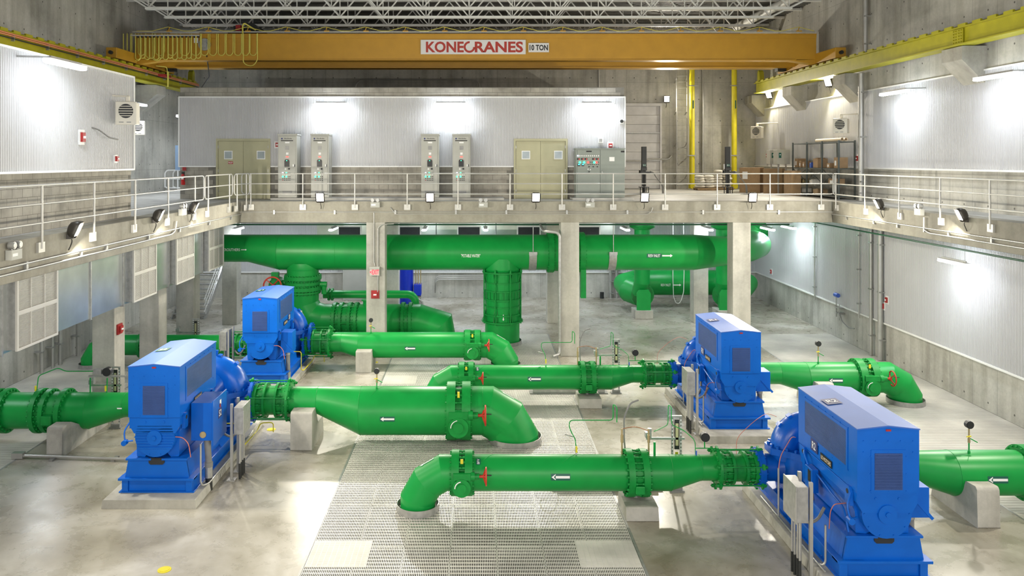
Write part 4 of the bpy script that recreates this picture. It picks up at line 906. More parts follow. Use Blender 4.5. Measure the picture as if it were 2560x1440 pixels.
# ---------------------------------------------------------------- instrument racks
def rack(x, y, who, zt=1.75, flip=1):
    """two perforated strut posts with a sight glass between them and a strut arm with a transmitter"""
    t = thing('instrument_rack', 'strut instrument rack with a yellow sight glass behind the pipe of pump %s' % who, 'instrument rack', (x, y, 0), 'strut instrument racks')
    o = (x, y, 0); hm = MB().box(-.012, .012, -.004, .004, -.022, .022).mesh('slot', 'stkw')
    for sx in (-.10, .10):
        p = MB(o).box(sx-.022, sx+.022, -.02, .02, 0, zt).build('strut_post', 'strut', t)
        for k in range(int(zt/.085)): inst(hm, 'slot', p, (x+sx, y-.021, .06+k*.085))
    MB(o).box(-.17, .17, -.10, .10, 0, .04).box(-.13, .13, -.06, .02, .04, .12).build('base_plate', 'strut', t); MB(o).box(-.13, .13, -.03, .03, zt, zt+.03).build('top_cap', 'galv', t)
    MB(o).box(-.055, .055, -.05, -.02, zt-.75, zt-.05).build('gauge_frame', 'black', t); MB(o).box(-.034, .034, -.06, -.05, zt-.66, zt-.14).build('sight_glass', 'gaugeg', t)
    MB(o).box(-.035, .035, -.03, -.02, zt-1.0, zt-.82).build('yellow_tag', 'yel', t)
    MB(o).box(-.72*flip if flip > 0 else -.2, .18 if flip > 0 else .72, -.06, -.02, zt-.52, zt-.47).build('strut_arm', 'galv', t)
    MB(o).box(-.70*flip-.05, -.70*flip+.09, -.11, .03, zt-.46, zt-.34).cyl((-.64*flip, -.04, zt-.34), (-.64*flip, -.04, zt-.26), .05, n=14).build('transmitter', 'galv', t)
    return t
rack(fx(1691, 18.85), 18.85, 'R2', 1.75); rack(fx(1540, 26.75), 26.75, 'R1', 1.78); rack(fx(290, 23.3), 23.3, 'S2', 1.75); rack(fx(490, 31.0), 31.0, 'S1', 1.62)
def impulse(y, who):
    x0 = 2.9; zt_ = ZP+.385; t = thing('impulse_piping', 'thin green and copper gauge tubing on top of the pipe of pump %s' % who, 'gauge tubing', (x0, y, zt_), 'gauge tubing on the discharge pipes')
    MB().tube([(2.24, y+.05, zt_-.03), (2.24, y+.1, zt_+.3), (2.12, y+.35, zt_+.5), (2.15, y+.5, zt_+.62), (3.15, y+.5, zt_+.62), (3.15, y+.5, zt_+1.0), (3.22, y+.4, zt_+.95), (3.22, y+.42, zt_+.6)], .012, 6).build('green_tube', 'green', t)
    MB().cyl((2.24, y+.03, zt_), (2.24, y+.05, zt_+.12), .022, n=8).cyl((2.02, y+.3, zt_+.36), (2.22, y+.2, zt_+.34), .014, n=6).build('fitting', 'galv', t); bx('lever', 'yel', t, 2.225, 2.265, y-.01, y+.01, zt_+.06, zt_+.2)
    for x in (2.98, 3.58): MB().cyl((x+.3, y+.1, zt_-.02), (x+.3, y+.12, zt_+.55), .02, n=8).cyl((x+.3, y+.1, zt_+.25), (x+.3, y+.1, zt_+.42), .032, n=8).build('root_valve', 'brass', t)
    MB().cyl((4.0, y+.05, zt_-.02), (4.0, y+.05, zt_+.28), .026, n=8).build('riser', 'green', t)
    MB().tube([(4.0, y+.1, zt_+.5), (4.2, y+.3, zt_+.5), (4.42, y+.55, zt_+.5), (4.44, y+.6, zt_+.95), (4.5, y+.55, zt_+.9), (4.5, y+.55, zt_+.5), (4.75, y+.4, zt_+.42), (4.92, y+.1, zt_+.3), (4.92, y+.05, zt_-.1)], .011, 6).build('green_tube', 'green', t)
    MB().tube([(3.3, y+.1, zt_+.56), (3.6, y+.15, zt_+.6), (3.88, y+.12, zt_+.5)], .009, 6).tube([(1.95, y+1.1, .1), (1.85, y+1.1, .5), (1.65, y+1.1, .62), (1.5, y+1.1, .45), (1.55, y+1.1, .25), (1.65, y+1.1, .3)], .009, 6).build('copper_tube', 'copper', t)
    MB().tube([(3.75, y+.6, zt_+1.05), (3.55, y+.55, zt_+1.0), (3.4, y+.5, zt_+.7), (3.4, y+.5, zt_+.2), (3.55, y+.6, -.2)], .02, 8).build('flexible_conduit', 'flex', t)
    MB().cyl((4.92, y+.05, zt_+.14), (5.35, y+.05, zt_+.14), .012, n=6).cyl((5.12, y+.05, zt_+.14), (5.12, y+.05, zt_+.3), .014, n=6).build('cross_tube', 'green', t)
    MB().cyl((5.12, y+.1, zt_+.40), (5.12, y-.02, zt_+.40), .10, n=26).cyl((5.12, y-.02, zt_+.40), (5.12, y-.035, zt_+.40), .085, n=26).build('dial', 'black', t); bx('lever', 'tagb', t, 4.905, 4.935, y-.01, y+.01, zt_-.02, zt_+.1)
    q = thing('tray', 'steel tray on the floor behind the pipe of pump %s' % who, 'tray', (2.6, y+1.1, 0), 'steel trays behind the discharge pipes'); bx('trough', 'galv', q, 1.9, 4.3, y+1.0, y+1.25, .02, .14); bx('tray_feet', 'strut', q, 1.8, 4.4, y+.95, y+1.3, 0, .03)
impulse(17.87, 'R2'); impulse(25.7, 'R1')
t = thing('impulse_piping', 'thin green gauge tubing with yellow levers on the flanged pipe left of S2', 'gauge tubing', (-11.5, 22.3, 1.3)); y = 22.3; zt_ = 1.31
MB().tube([(-12.25, y, zt_), (-12.25, y+.1, zt_+.45), (-11.8, y+.3, zt_+.62), (-11.6, y+.3, zt_+.52), (-10.5, y+.4, zt_+.5)], .014, 6).tube([(-10.75, y, zt_), (-10.75, y, zt_+.42)], .02, 6).tube([(-10.3, y, zt_-.1), (-10.3, y+.05, zt_+.4)], .018, 6).build('green_tube', 'green', t)
for x in (-12.27, -10.32): bx('lever', 'yel', t, x-.02, x+.02, y-.03, y, zt_+.05, zt_+.2)
MB().cyl((-10.35, y+.25, zt_+.55), (-10.35, y+.10, zt_+.55), .12, n=24).build('dial', 'black', t); MB().box(-10.72, -10.5, y+.1, y+.25, zt_+.48, zt_+.62).box(-10.9, -9.3, y+.2, y+.25, zt_+.38, zt_+.43).build('strut_arm', 'galv', t)
# ================================================================ guard rails
postm = MB().cyl((0, 0, 0), (0, 0, 1.36), .026, n=12).mesh('post', 'rail')
ZR = (7.26, 6.86, 6.45)
def railing(label, p0, p1, posts, axis, nrm, loops=True):
    t = thing('guard_rail', label, 'railing', (*((V(p0)+V(p1))/2)[:2], ZM), 'tubular guard rails'); p0, p1 = V(p0), V(p1)
    d = (p1-p0).normalized(); c = .14
    if loops:
        for z, k in ((ZR[0], -1), (ZR[2], 1)):
            q = [p0+V((0, 0, (ZR[0]+ZR[2])/2))]
            for i in range(7): a = PI/2*i/6; q.append(p0+d*(c-c*math.cos(a))+V((0, 0, z+k*(c-c*math.sin(a)))))
            for i in range(6, -1, -1): a = PI/2*i/6; q.append(p1-d*(c-c*math.cos(a))+V((0, 0, z+k*(c-c*math.sin(a)))))
            q.append(p1+V((0, 0, (ZR[0]+ZR[2])/2))); MB().tube(q, .024, 10).build('rail', 'rail', t)
        MB().cyl(p0+V((0, 0, ZR[1])), p1+V((0, 0, ZR[1])), .022, n=10).build('rail', 'rail', t)
    else:
        for z in ZR: MB().cyl(p0+V((0, 0, z)), p1+V((0, 0, z)), .023, n=10).build('rail', 'rail', t)
    n = V(nrm)
    for s in posts:
        p = p0+d*s
        o = inst(postm, 'post', t, p+V((0, 0, 5.90)))
        mb = MB(); q = p-wl(o)*0
        if axis == 0: mb.box(p.x-.12, p.x+.12, p.y-n.y*.0-.0, p.y+.05, 5.80, 6.04) if False else mb.box(p.x-.125, p.x+.125, min(p.y, p.y-n.y*.06), max(p.y, p.y-n.y*.06), 5.82, 6.04)
        else: mb.box(min(p.x, p.x-n.x*.06), max(p.x, p.x-n.x*.06), p.y-.125, p.y+.125, 5.82, 6.04)
        mb.build('base_bracket', 'rail', o)
yr = YM-.06
px = [627, 757, 887, 1018, 1145, 1275, 1405, 1533, 1663, 1793, 1925, 2053]; xr0 = fx(604, yr); xr1 = fx(2086, yr)
railing('long guard rail along the edge of the far mezzanine', (xr0, yr, 0), (xr1, yr, 0), [fx(p, yr)-xr0 for p in px], 0, (0, -1, 0))
xl = XEL+.06
railing('guard rail along the left walkway nearest the camera', (xl, 5.2, 0), (xl, 27.35, 0), [a-5.2 for a in (7.8, 10.15, 12.5, 14.83, 17.16, 19.5, 21.85, 24.2, 26.5)], 1, (1, 0, 0))
railing('short guard rail section at the far end of the left walkway', (xl, 27.45, 0), (xl, 30.55, 0), [.35, 2.75], 1, (1, 0, 0))
railing('small gate section of guard rail in front of the left double door', (xl+.05, 30.62, 0), (xl+.35, YM-.1, 0), [.2, .85], 1, (1, 0, 0))
xrr = XER-.06
railing('guard rail along the right walkway', (xrr, 5.2, 0), (xrr, 31.6, 0), [a-5.2 for a in (7.85, 10.2, 12.55, 14.9, 17.25, 19.6, 21.95, 24.3, 26.65, 29.0, 31.35)], 1, (-1, 0, 0))
t = thing('guard_rail', 'bright white double guard rail around the stair opening beside the fire extinguisher', 'railing', (-15, 41, ZM), 'tubular guard rails')
for x0 in (-15.75, -15.45):
    q = []
    for a, b in ((x0, ZM+.25), (x0, ZM+1.0), (x0+.12, ZM+1.12), (-13.9, ZM+1.12)): q.append((a, 40.5+(x0+15.75), b))
    MB().tube(q, .035, 10).build('rail', 'trimw', t); MB().tube([(x0, 40.5+(x0+15.75), ZM+.3), (x0+.1, 40.5+(x0+15.75), ZM+.22), (-13.9, 40.5+(x0+15.75), ZM+.22)], .035, 10).build('rail', 'trimw', t); MB().cyl((x0, 40.5+(x0+15.75), ZM+.68), (-13.9, 40.5+(x0+15.75), ZM+.68), .03, n=10).build('rail', 'trimw', t)
for x in (-15.1, -14.3, -13.92): MB().cyl((x, 40.5, ZM), (x, 40.5, ZM+1.12), .035, n=10).build('post', 'trimw', t)
bx('toe_plate', 'trimw', t, -15.7, -13.9, 40.4, 40.46, ZM, ZM+.12)
tag(bx('wall_panel', 'bluepan', None, -13.35, -12.5, 35.5, 35.56, 7.35, 8.45), 'pale blue board beside the corner of the equipment rooms', 'panel')
t = thing('fire_extinguisher', 'red fire extinguisher hanging at the corner of the block wall', 'extinguisher', (-12.35, 33.6, 6.9)); MB().lathe([(0, 0), (.085, .01), (.085, .40), (.05, .47), (.03, .49)], (-12.30, 33.6, 6.75), n=20).build('cylinder', 'ext', t); MB().box(-12.33, -12.25, 33.5, 33.66, 7.22, 7.30).tube([(-12.3, 33.56, 7.26), (-12.2, 33.5, 7.2), (-12.19, 33.5, 6.9)], .014, 6).build('valve', 'black', t); on_plane('sign', rect(.16, .2, 1), 'redbox', t, (-12.3, 33.735, 7.45), (1, 0, 0), (0, 0, 1)); on_plane('label', rect(.1, .12, 2), 'stkw', t, (-12.3, 33.51, 7.05), (1, 0, 0), (0, 0, 1))
# steel stair down to the pit at the back left
t = thing('steel_stair', 'galvanised steel stair at the back left with sloping handrails', 'stair', (-13.9, 40.5, 0))
for i in range(13): bx('tread', 'galv', t, -14.9, -13.35, 39.3+i*.28, 39.6+i*.28, .2+i*.2, .24+i*.2)
for x in (-14.95, -13.35): MB().prism([(39.1, 0), (39.5, 0), (43.3, 2.75), (43.3, 3.05), (43.1, 3.05)], 0, x, x+.06).build('stringer', 'galv', t)
for h in (.45, .75, 1.05): MB().tube([(-13.32, 39.2, h-.1), (-13.32, 39.35, h), (-13.32, 43.2, h+2.8)], .022, 8).build('handrail', 'trimw', t)
for y in (39.4, 41.2, 43.0): MB().cyl((-13.32, y, (y-39.3)*.72), (-13.32, y, (y-39.3)*.72+1.1), .024, n=8).build('post', 'trimw', t)
# ================================================================ overhead crane
t = thing('overhead_crane', 'orange double-girder overhead crane spanning the hall, marked 10 TON', 'crane', (0, 36.5, 12.0))
YG = 35.5
g1 = MB(); g1.box(-15.1, 15.1, YG, YG+.05, 12.26, 13.36).box(-15.1, 15.1, YG+.5, YG+.55, 12.26, 13.36).box(-15.1, 15.1, YG-.06, YG+.62, 13.36, 13.40).box(-14.2, 14.2, YG-.06, YG+.62, 12.22, 12.26); g1.box(-15.1, 15.1, YG-.035, YG, 13.2, 13.36); g1.build('girder', 'orange', t, .006)
g2 = MB(); g2.box(-15.1, 15.1, YG+2.3, YG+2.35, 12.2, 13.36).box(-15.1, 15.1, YG+2.8, YG+2.85, 12.2, 13.36).box(-15.1, 15.1, YG+2.2, YG+2.95, 13.36, 13.40).box(-14.2, 14.2, YG+2.2, YG+2.95, 12.14, 12.2); g2.build('girder', 'orange', t)
for sg in (-1, 1):
    a, b = sorted((sg*15.05, sg*15.5)); e = bx('end_truck', 'orange', t, a, b, YG-2.0, YG+4.4, 12.08, 12.52, bev=.02)
    MB().prism([(sg*15.1, 12.26), (sg*13.9, 12.22), (sg*15.1, 12.05)], 1, YG+.02, YG+.5).build('haunch', 'orange', e)
    for yy in (YG-1.6, YG+4.0): MB().cyl((sg*15.27-.08, yy, 12.17), (sg*15.27+.08, yy, 12.17), .15, n=20).build('wheel', 'black', e)
    MB().cyl((sg*15.27, YG-2.0, 12.3), (sg*15.27, YG-2.12, 12.3), .08, n=14).build('buffer', 'black', e); bx('drive', 'black', e, min(sg*14.6, sg*15.0), max(sg*14.6, sg*15.0), YG+3.2, YG+3.6, 12.1, 12.3)
q = fx(1183, YG); w = 262*YG/F; h = 36*YG/F; zc = fz(118, YG)
s = bx('name_board', 'sign_w', t, q-w/2, q+w/2, YG-.06, YG-.036, zc-h/2, zc+h/2)
on_plane('lettering', txt('KONE', w*.36, h*.76, .03), 'sign_red', s, (q-w*.27, YG-.065, zc-.0), (1, 0, 0), (0, 0, 1)); on_plane('lettering', txt('RANES', w*.46, h*.76, .03), 'sign_red', s, (q+w*.245, YG-.065, zc), (1, 0, 0), (0, 0, 1))
r = h*.33; n = 22; A = []
for i in range(n+1):
    a = PI*.48+(PI*1.52)*i/n; A += [((r+.045)*math.cos(a), (r+.045)*math.sin(a)), ((r-.045)*math.cos(a), (r-.045)*math.sin(a))]
on_plane('lettering', (A, [(2*i, 2*i+2, 2*i+3, 2*i+1) for i in range(n)]), 'sign_red', s, (q-w*.036, YG-.065, zc-.0), (1, 0, 0), (0, 0, 1))
q = fx(1346.5, YG); w = 51*YG/F; h = 23*YG/F; zc = fz(119.5, YG)
s = bx('capacity_board', 'sign_w', t, q-w/2, q+w/2, YG-.06, YG-.036, zc-h/2, zc+h/2); on_plane('lettering', txt('10 TON', w*.9, h*.62, .03), 'ink', s, (q, YG-.065, zc), (1, 0, 0), (0, 0, 1))
# walkway rail tube along the top with loose yellow cable
MB().cyl((-15.2, YG-.1, 13.47), (15.0, YG-.1, 13.47), .035, n=8).build('festoon_track', 'rail', t)
hk = MB().bar((0, 0, 0), (.06, 0, .16), .04, .03).box(-.08, .16, -.05, .05, -.05, 0).mesh('cable_bracket', 'orange'); i = 0; x = -13.6; pts = [(-15, YG-.14, 13.5)]
while x < 15: inst(hk, 'cable_bracket', t, (x, YG-.12, 13.52)); pts += [(x-.7, YG-.16, 13.5), (x, YG-.16, 13.68), (x+.7, YG-.16, 13.5)]; x += 1.74
MB().tube(pts, .016, 6).build('top_cable', 'cable', t)
def loop(xc, w, z0, z1, yo, r=.022):
    q = [(xc-w*.5, YG-yo, z0)]; 
    for k in range(13):
        a = PI*k/12; q.append((xc-w*.5*math.cos(a)*(1+.12*math.sin(a*2)), YG-yo, z1+w*.5-w*.5*math.sin(a)))
    q.append((xc+w*.5, YG-yo, z0)); return MB().tube(q, r, 6).build('festoon_loop', 'cable', t)
for k, pxx in enumerate((322, 334, 346, 360, 380, 398)): loop(fx(pxx, YG), .32+.05*(k % 3), 13.38, 12.42-.12*(k % 3), .18+.05*(k % 2))
for k, pxx in enumerate((404, 434, 466, 493, 515, 536, 557, 577, 598, 617, 636)): loop(fx(pxx, YG), .40 if k < 4 else .30, 13.38, 12.42, .16)
for k in range(14): loop(fx(352+k*11.5, YG), .22, 13.28, 12.22+.06*(k % 2), .30)
loop(fx(630, YG), .62, 13.38, 11.95, .24)
bx('festoon_rail', 'rail', t, fx(335, YG), fx(505, YG), YG-.34, YG-.28, 13.25, 13.31)
tm = MB().cyl((0, -.03, 0), (0, .03, 0), .045, n=10).mesh('festoon_trolley', 'black')
for k in range(16): inst(tm, 'festoon_trolley', t, (fx(352+k*10, YG), YG-.3, 13.22))
MB().cyl((fx(513, YG), YG-.12, fz(112, YG)), (fx(513, YG), YG-.03, fz(112, YG)), .27, n=26).cyl((fx(513, YG), YG-.16, fz(112, YG)), (fx(513, YG), YG-.12, fz(112, YG)), .13, n=20).build('cable_reel', 'galv', t); bx('junction_box', 'trimw', t, fx(487, YG), fx(497, YG), YG-.12, YG-.03, fz(108, YG), fz(96, YG))
MB().tube([(fx(519, YG), YG-.1, fz(140, YG)), (-12.5, YG+2, 11.7), (-13.9, 39.5, 10.9)], .025, 6).build('pendant_cable', 'black', t)
tr_ = MB(); tr_.box(fx(583, 36.5), fx(670, 36.5), YG+.2, YG+2.7, 13.44, 13.56).box(fx(590, 36.5), fx(612, 36.5), YG+.6, YG+1.6, 13.56, 13.85).prism([(fx(618, 36.5), 13.56), (fx(664, 36.5), 13.56), (fx(640, 36.5), 13.96), (fx(622, 36.5), 13.96)], 1, YG+.5, YG+2.2); q = tr_.build('trolley', 'black', t, .01)
bx('motor_cover', 'redbox', q, fx(594, 36.2), fx(606, 36.2), YG+.4, YG+.6, 13.58, 13.86); MB().tube([(fx(610, YG), YG-.2, 13.4), (fx(609, YG), YG-.15, 13.75), (fx(612, YG), YG-.1, 13.86), (fx(622, YG), YG, 13.75), (fx(636, YG), YG+.2, 13.6)], .035, 7).build('tow_cable', 'cable', q)
t = thing('collector_arm', 'orange and grey current collector hanging from the crane at the left runway', 'collector', (-14.6, 36.5, 11.7)); bx('arm', 'redbox', t, -14.95, -14.6, 37.6, 38.3, 11.74, 11.84); MB().tube([(-14.6, 36.5, 12.1), (-14.3, 37.0, 12.1), (-14.28, 37.1, 11.5)], .02, 6).cyl((-14.28, 37.1, 11.2), (-14.28, 37.1, 11.9), .04, n=8).build('cable', 'cable', t)
# ================================================================ lamps
def flood(x, y, z, az, tilt, label, mount=True):
    """LED floodlight: domed dark housing, lens facing azimuth az (0 = -Y) tilted up"""
    t = thing('floodlight', label, 'floodlight', (x, y, z), 'LED floodlights'); t.rotation_euler = (0, 0, az)
    R_ = Matrix.Rotation(-tilt, 3, 'X')
    def L(mb): mb.v = [tuple(R_ @ V(p)) for p in mb.v]; return mb
    def put(mb, name, mat): 
        me = mb.mesh(name, mat); o = bpy.data.objects.new(name, me); COL.objects.link(o); o.parent = t; return o
    h = MB(); prof = [(.17, -.02), (.18, .0), (.16, .10), (.10, .19), (.03, .22)]
    rings = []
    n = 20
    for r, d in prof: rings.append([(r*1.0*max(-1, min(1, 1.25*math.cos(2*PI*j/n))), d, r*1.15*max(-1, min(1, 1.25*math.sin(2*PI*j/n)))) for j in range(n)])
    h.add([p for g in rings for p in g], [(i*n+j, i*n+(j+1) % n, (i+1)*n+(j+1) % n, (i+1)*n+j) for i in range(len(prof)-1) for j in range(n)], True); h.add(rings[-1], [tuple(range(n))])
    put(L(h), 'housing', 'bronze')
    put(L(MB().add([(-.13, -.012, -.14), (.13, -.012, -.14), (.13, -.012, .16), (-.13, -.012, .16)], [(0, 1, 2, 3)])), 'lens', 'lamp')
    put(L(MB().box(-.15, .15, -.008, .0, -.16, .18)), 'reflector', 'bronze')
    put(MB().box(-.06, .06, .12, .24, -.20, -.10).tube([(0, .15, -.14), (0, .12, -.25), (.02, .16, -.36), (0, .2, -.46)], .014, 6), 'knuckle', 'bronze')
    return t
for i, pxx in enumerate((800, 1075, 1340, 1612, 1882)):
    flood(fx(pxx, YM-.3), YM-.3, fz(494, YM-.3), 0, -.25, 'dazzling floodlight on the edge of the far mezzanine, %s from the left' % ('first', 'second', 'third', 'fourth', 'fifth')[i])
for (px_, py_), lb in (((195, 575), 'lit dark floodlight on the left beam, nearest the camera'), ((402, 540), 'lit dark floodlight on the left beam, second from the camera'), ((490, 520), 'lit dark floodlight on the left beam, farthest from the camera')):
    Y = 9.15*F/(VX-px_); flood(-9.15, Y, fz(py_, Y), PI/2+.22, -.42, lb)
for (px_, py_), lb in (((2192, 511), 'lit dark floodlight on the right beam, farther of two'), ((2398, 538), 'lit dark floodlight on the right beam, nearer of two')):
    Y = 13.95*F/(px_-VX); flood(13.95, Y, fz(py_, Y), -PI/2-.22, -.42, lb)
for i, x in enumerate((-5.5, .8, 7.2)): flood(x, .75, 6.35, PI, -.15, 'floodlight on the near mezzanine edge below the camera, %s from the left' % ('first', 'second', 'third', 'fourth', 'fifth')[i])
for y_, w_ in ((18.4, 'nearest'), (13.5, 'second')): flood(13.95, y_, 6.18, -PI/2-.1, -.2, 'lit dark floodlight on the right beam beyond the right picture edge, %s to it' % w_)
flood(-9.15, 13.4, 6.18, PI/2+.1, -.2, 'lit dark floodlight on the left beam beyond the left picture edge')
Y = 15.62*F/(1922-VX); flood(15.62, Y, fz(238, Y), -.9, -.5, 'small lit floodlight on the right wall left of the middle corbel'); Y = 15.62*F/(2070-VX); flood(15.62, Y, fz(207, Y), -.9, -.5, 'small lit floodlight on the right wall left of the grey pipe corbel')
flood(fx(1667, 45.17), 45.17, fz(248, 45.17), 0, .0, 'glaring floodlight high on the back wall beside the caged ladder')
def strip(x, y, z, ax, label, arm=None, rods=None, L=1.5):
    """vapour-tight tube lamp along axis ax"""
    t = thing('tube_lamp', label, 'tube lamp', (x, y, z), 'long vapour-tight tube lamps')
    def B(a, b, c, d, e, f): return (a, b, c, d, e, f) if ax == 0 else (c, d, a, b, e, f)
    pr = [(-.11, .0), (-.085, -.026), (-.03, -.036), (.03, -.036), (.085, -.026), (.11, .0)]
    mb = MB((x, y, z)); k = len(pr); v_ = []
    for a, sc in ((-L/2, .55), (-L/2+.10, 1), (L/2-.10, 1), (L/2, .55)):
        for w, h in pr: v_.append((a, w*sc, h*sc) if ax == 0 else (w*sc, a, h*sc))
    mb.add(v_, [(i*k+j, i*k+j+1, (i+1)*k+j+1, (i+1)*k+j) for i in range(3) for j in range(k-1)]+[tuple(range(k)), tuple(range(3*k, 4*k))], True); mb.build('diffuser', 'tube', t)
    MB((x, y, z)).box(*B(-L/2+.05, L/2-.05, -.095, .095, .003, .085)).build('housing', 'white', t, .01)
    cm = MB((x, y, z))
    for a in (-L*.33, L*.33): cm.box(*B(a-.012, a+.012, -.012, .012, .07, .13))
    cm.build('clip', 'galv', t)
    if arm:
        dx, dy = arm
        MB((x, y, z)).bar((0 if ax else -L*.33, 0 if ax == 0 else -L*.33, .12), (dx+(0 if ax else -L*.33), dy+(0 if ax == 0 else -L*.33), .14), .04, .04).bar((0 if ax else L*.33, 0 if ax == 0 else L*.33, .12), (dx+(0 if ax else L*.33), dy+(0 if ax == 0 else L*.33), .14), .04, .04).bar(((-L*.4, 0, .12) if ax == 0 else (0, -L*.4, .12)), ((L*.4, 0, .12) if ax == 0 else (0, L*.4, .12)), .04, .04).build('bracket_arm', 'galv', t)
    if rods:
        for a in (-L*.36, L*.36): MB((x, y, z)).cyl((a if ax == 0 else 0, 0 if ax == 0 else a, .1), (a if ax == 0 else 0, 0 if ax == 0 else a, rods-z), .008, n=6).build('hanger_rod', 'galv', t)
        MB((x, y, z)).bar(((-L*.4, 0, .12) if ax == 0 else (0, -L*.4, .12)), ((L*.4, 0, .12) if ax == 0 else (0, L*.4, .12)), .04, .04).build('channel', 'galv', t)
for px_, w_ in ((827, 'above the two left grey cabinets'), (1127, 'above the two middle grey cabinets'), (1492, 'above the wide control panel')): strip(fx(px_, 33.25), 33.25, fz(262, 33.25), 0, 'white tube lamp on the far liner wall %s' % w_, (0, .5), L=1.52)
strip(15.05, 28.8, 10.2, 1, 'white tube lamp high on the right wall, farther of two', (.8, 0), L=1.9); strip(15.05, 23.2, 10.2, 1, 'white tube lamp high on the right wall, nearer of two', (.8, 0), L=1.9)
strip(-9.25, 18.05, 9.93, 1, 'white tube lamp on the left liner wall near the camera', (-.8, 0), L=1.7); strip(-15.0, 35.6, fz(262, 35.6), 1, 'white tube lamp on the left wall behind the cream heater', (-1.1, 0), L=1.5); strip(-15.0, 30.5, 9.9, 1, 'added unseen tube lamp on the left wall behind the block room, farther one', (-1.1, 0), L=1.5); strip(-15.0, 26.0, 9.9, 1, 'added unseen tube lamp on the left wall behind the block room, nearer one', (-1.1, 0), L=1.5); [strip(-13.0, y_, 9.7, 1, 'added unseen tube lamp on the left side of the equipment rooms, %s' % w_, (.5, 0), L=1.5) for y_, w_ in ((35.6, 'nearest'), (38.8, 'middle'), (42.0, 'farthest'))]; strip(-13.0, 24.1, 9.6, 0, 'added unseen tube lamp on the end wall of the block room', (0, -.7), L=1.5)  # lamps behind the rooms are unseen, added to brighten the left passage
for x, y, w_ in ((15.05, 25.2, 'under the right walkway, nearest the camera'), (15.0, 38.4, 'under the mezzanine beside the right wall'), (13.7, 37.6, 'under the mezzanine right of the bent pipe end'), (10.85, 37.6, 'under the mezzanine beside the right actuator riser'), (7.0, 37.6, 'under the mezzanine left of the middle riser'), (.45, 37.6, 'above the header pipe right of the exit column'), (-2.4, 37.6, 'above the header pipe beside the exit column'), (-6.7, 37.6, 'above the header pipe over the red handwheel'), (-11.2, 37.6, 'above the narrow left end of the header'), (-10.9, 42.5, 'deep under the mezzanine near the stair'), (6.2, 42.3, 'deep under the mezzanine behind the middle columns'), (-14.0, 42.3, 'over the steel stair'), (-6.6, 43.2, 'deep under the mezzanine near the pale cabinet'), (-1.9, 43.2, 'deep under the mezzanine right of the blue tank'), (2.4, 43.2, 'deep under the mezzanine left of the back middle column'), (10.2, 40.6, 'over the low inlet pipe'), (14.3, 42.9, 'in the back right corner under the mezzanine'), (-14.6, 27.0, 'under the left walkway behind the duct'), (-14.6, 20.0, 'under the left walkway near the camera')):
    strip(x, y, 4.55 if y < 40 else 4.7, 1, 'white hanging tube lamp %s' % w_, None, 5.9 if y < 40 else 5.9, L=1.6)
def twin(x, y, z, az, label):
    t = thing('emergency_light', label, 'emergency light', (x, y, z), 'twin-head emergency lights'); t.rotation_euler = (0, 0, az)
    def put(mb, name, mat): o = bpy.data.objects.new(name, mb.mesh(name, mat)); COL.objects.link(o); o.parent = t; return o
    put(MB().box(-.18, .18, -.05, .08, -.10, .10), 'battery_box', 'cab')
    for sx in (-.10, .10): put(MB().cyl((sx, .05, .19), (sx, -.06, .19), .075, n=18).cyl((sx, -.06, .19), (sx, -.075, .19), .06, n=18).cyl((sx, 0, .08), (sx, 0, .13), .02, n=8), 'lamp_head', 'galv')
    put(MB().box(-.15, .02, -.056, -.05, -.03, .03), 'label_plate', 'stkw')
for px_, w_ in ((938, 'just right of the first floodlight'), (1208, 'between the second and third floodlights'), (1475, 'between the third and fourth floodlights')): twin(fx(px_, YM-.1), YM-.09, fz(512, YM-.1), 0, 'grey twin-head emergency light on the far beam %s' % w_)
for px_, py_, w_ in ((34, 636, 'at the left picture edge'), (456, 530, 'between two floodlights')):
    Y = 9.3*F/(VX-px_); twin(-9.28, Y, fz(py_, Y), PI/2, 'grey twin-head emergency light on the left beam %s' % w_)
Y = 14.07*F/(2297-VX); twin(14.07, Y, fz(530, Y), -PI/2, 'grey twin-head emergency light on the right beam')
# conduits along the beams
def cond(pts, r, lb, mat='conduit', clips=()):
    t = thing('beam_conduit', lb, 'conduit', pts[0], 'conduits along the beams'); MB().tube(pts, r, 8).build('tube', mat, t)
    for c in clips: bx('clip', 'galv', t, c[0]-.035, c[0]+.035, c[1]-.035, c[1]+.035, c[2]-.09, c[2]+.07)
cond([(XEL, YM-.05, 5.74), (XER, YM-.05, 5.74)], .018, 'thin upper conduit along the far mezzanine beam', clips=[(x, YM-.03, 5.74) for x in (-8, -5.6, -3.2, -.8, 1.2, 3.6, 6, 9, 12)])
cond([(-3.4, YM-.05, 5.92), (-3.3, YM-.05, 5.8), (-3.2, YM-.05, 5.66), (6.8, YM-.05, 5.66), (6.95, YM-.05, 5.75), (7.0, YM-.05, 5.92)], .016, 'thin lower conduit along the far mezzanine beam with upturned ends')
cond([(XEL+.05, 5, 5.66), (XEL+.05, YM, 5.66)], .025, 'upper conduit along the left walkway beam', clips=[(XEL+.03, y, 5.62) for y in (8, 11, 14, 16.6, 18.9, 20.2, 22.8, 25.2, 28, 30.5)])
cond([(XEL+.05, 5, 5.52), (XEL+.05, 24.5, 5.52), (XEL+.05, 24.8, 5.62), (XEL+.05, 24.9, 5.9)], .025, 'lower conduit along the left walkway beam')
cond([(XER-.05, 5, 5.66), (XER-.05, YM, 5.66)], .025, 'upper conduit along the right walkway beam', clips=[(XER-.03, y, 5.62) for y in (8, 11, 14, 17, 19.5, 21.9, 23.9, 25.2, 26.8, 28.4, 30.5)])
cond([(XER-.05, 5, 5.52), (XER-.05, 24.9, 5.52), (XER-.05, 25.2, 5.6), (XER-.05, 25.2, 6.0)], .025, 'lower conduit along the right walkway beam with an upturned end')
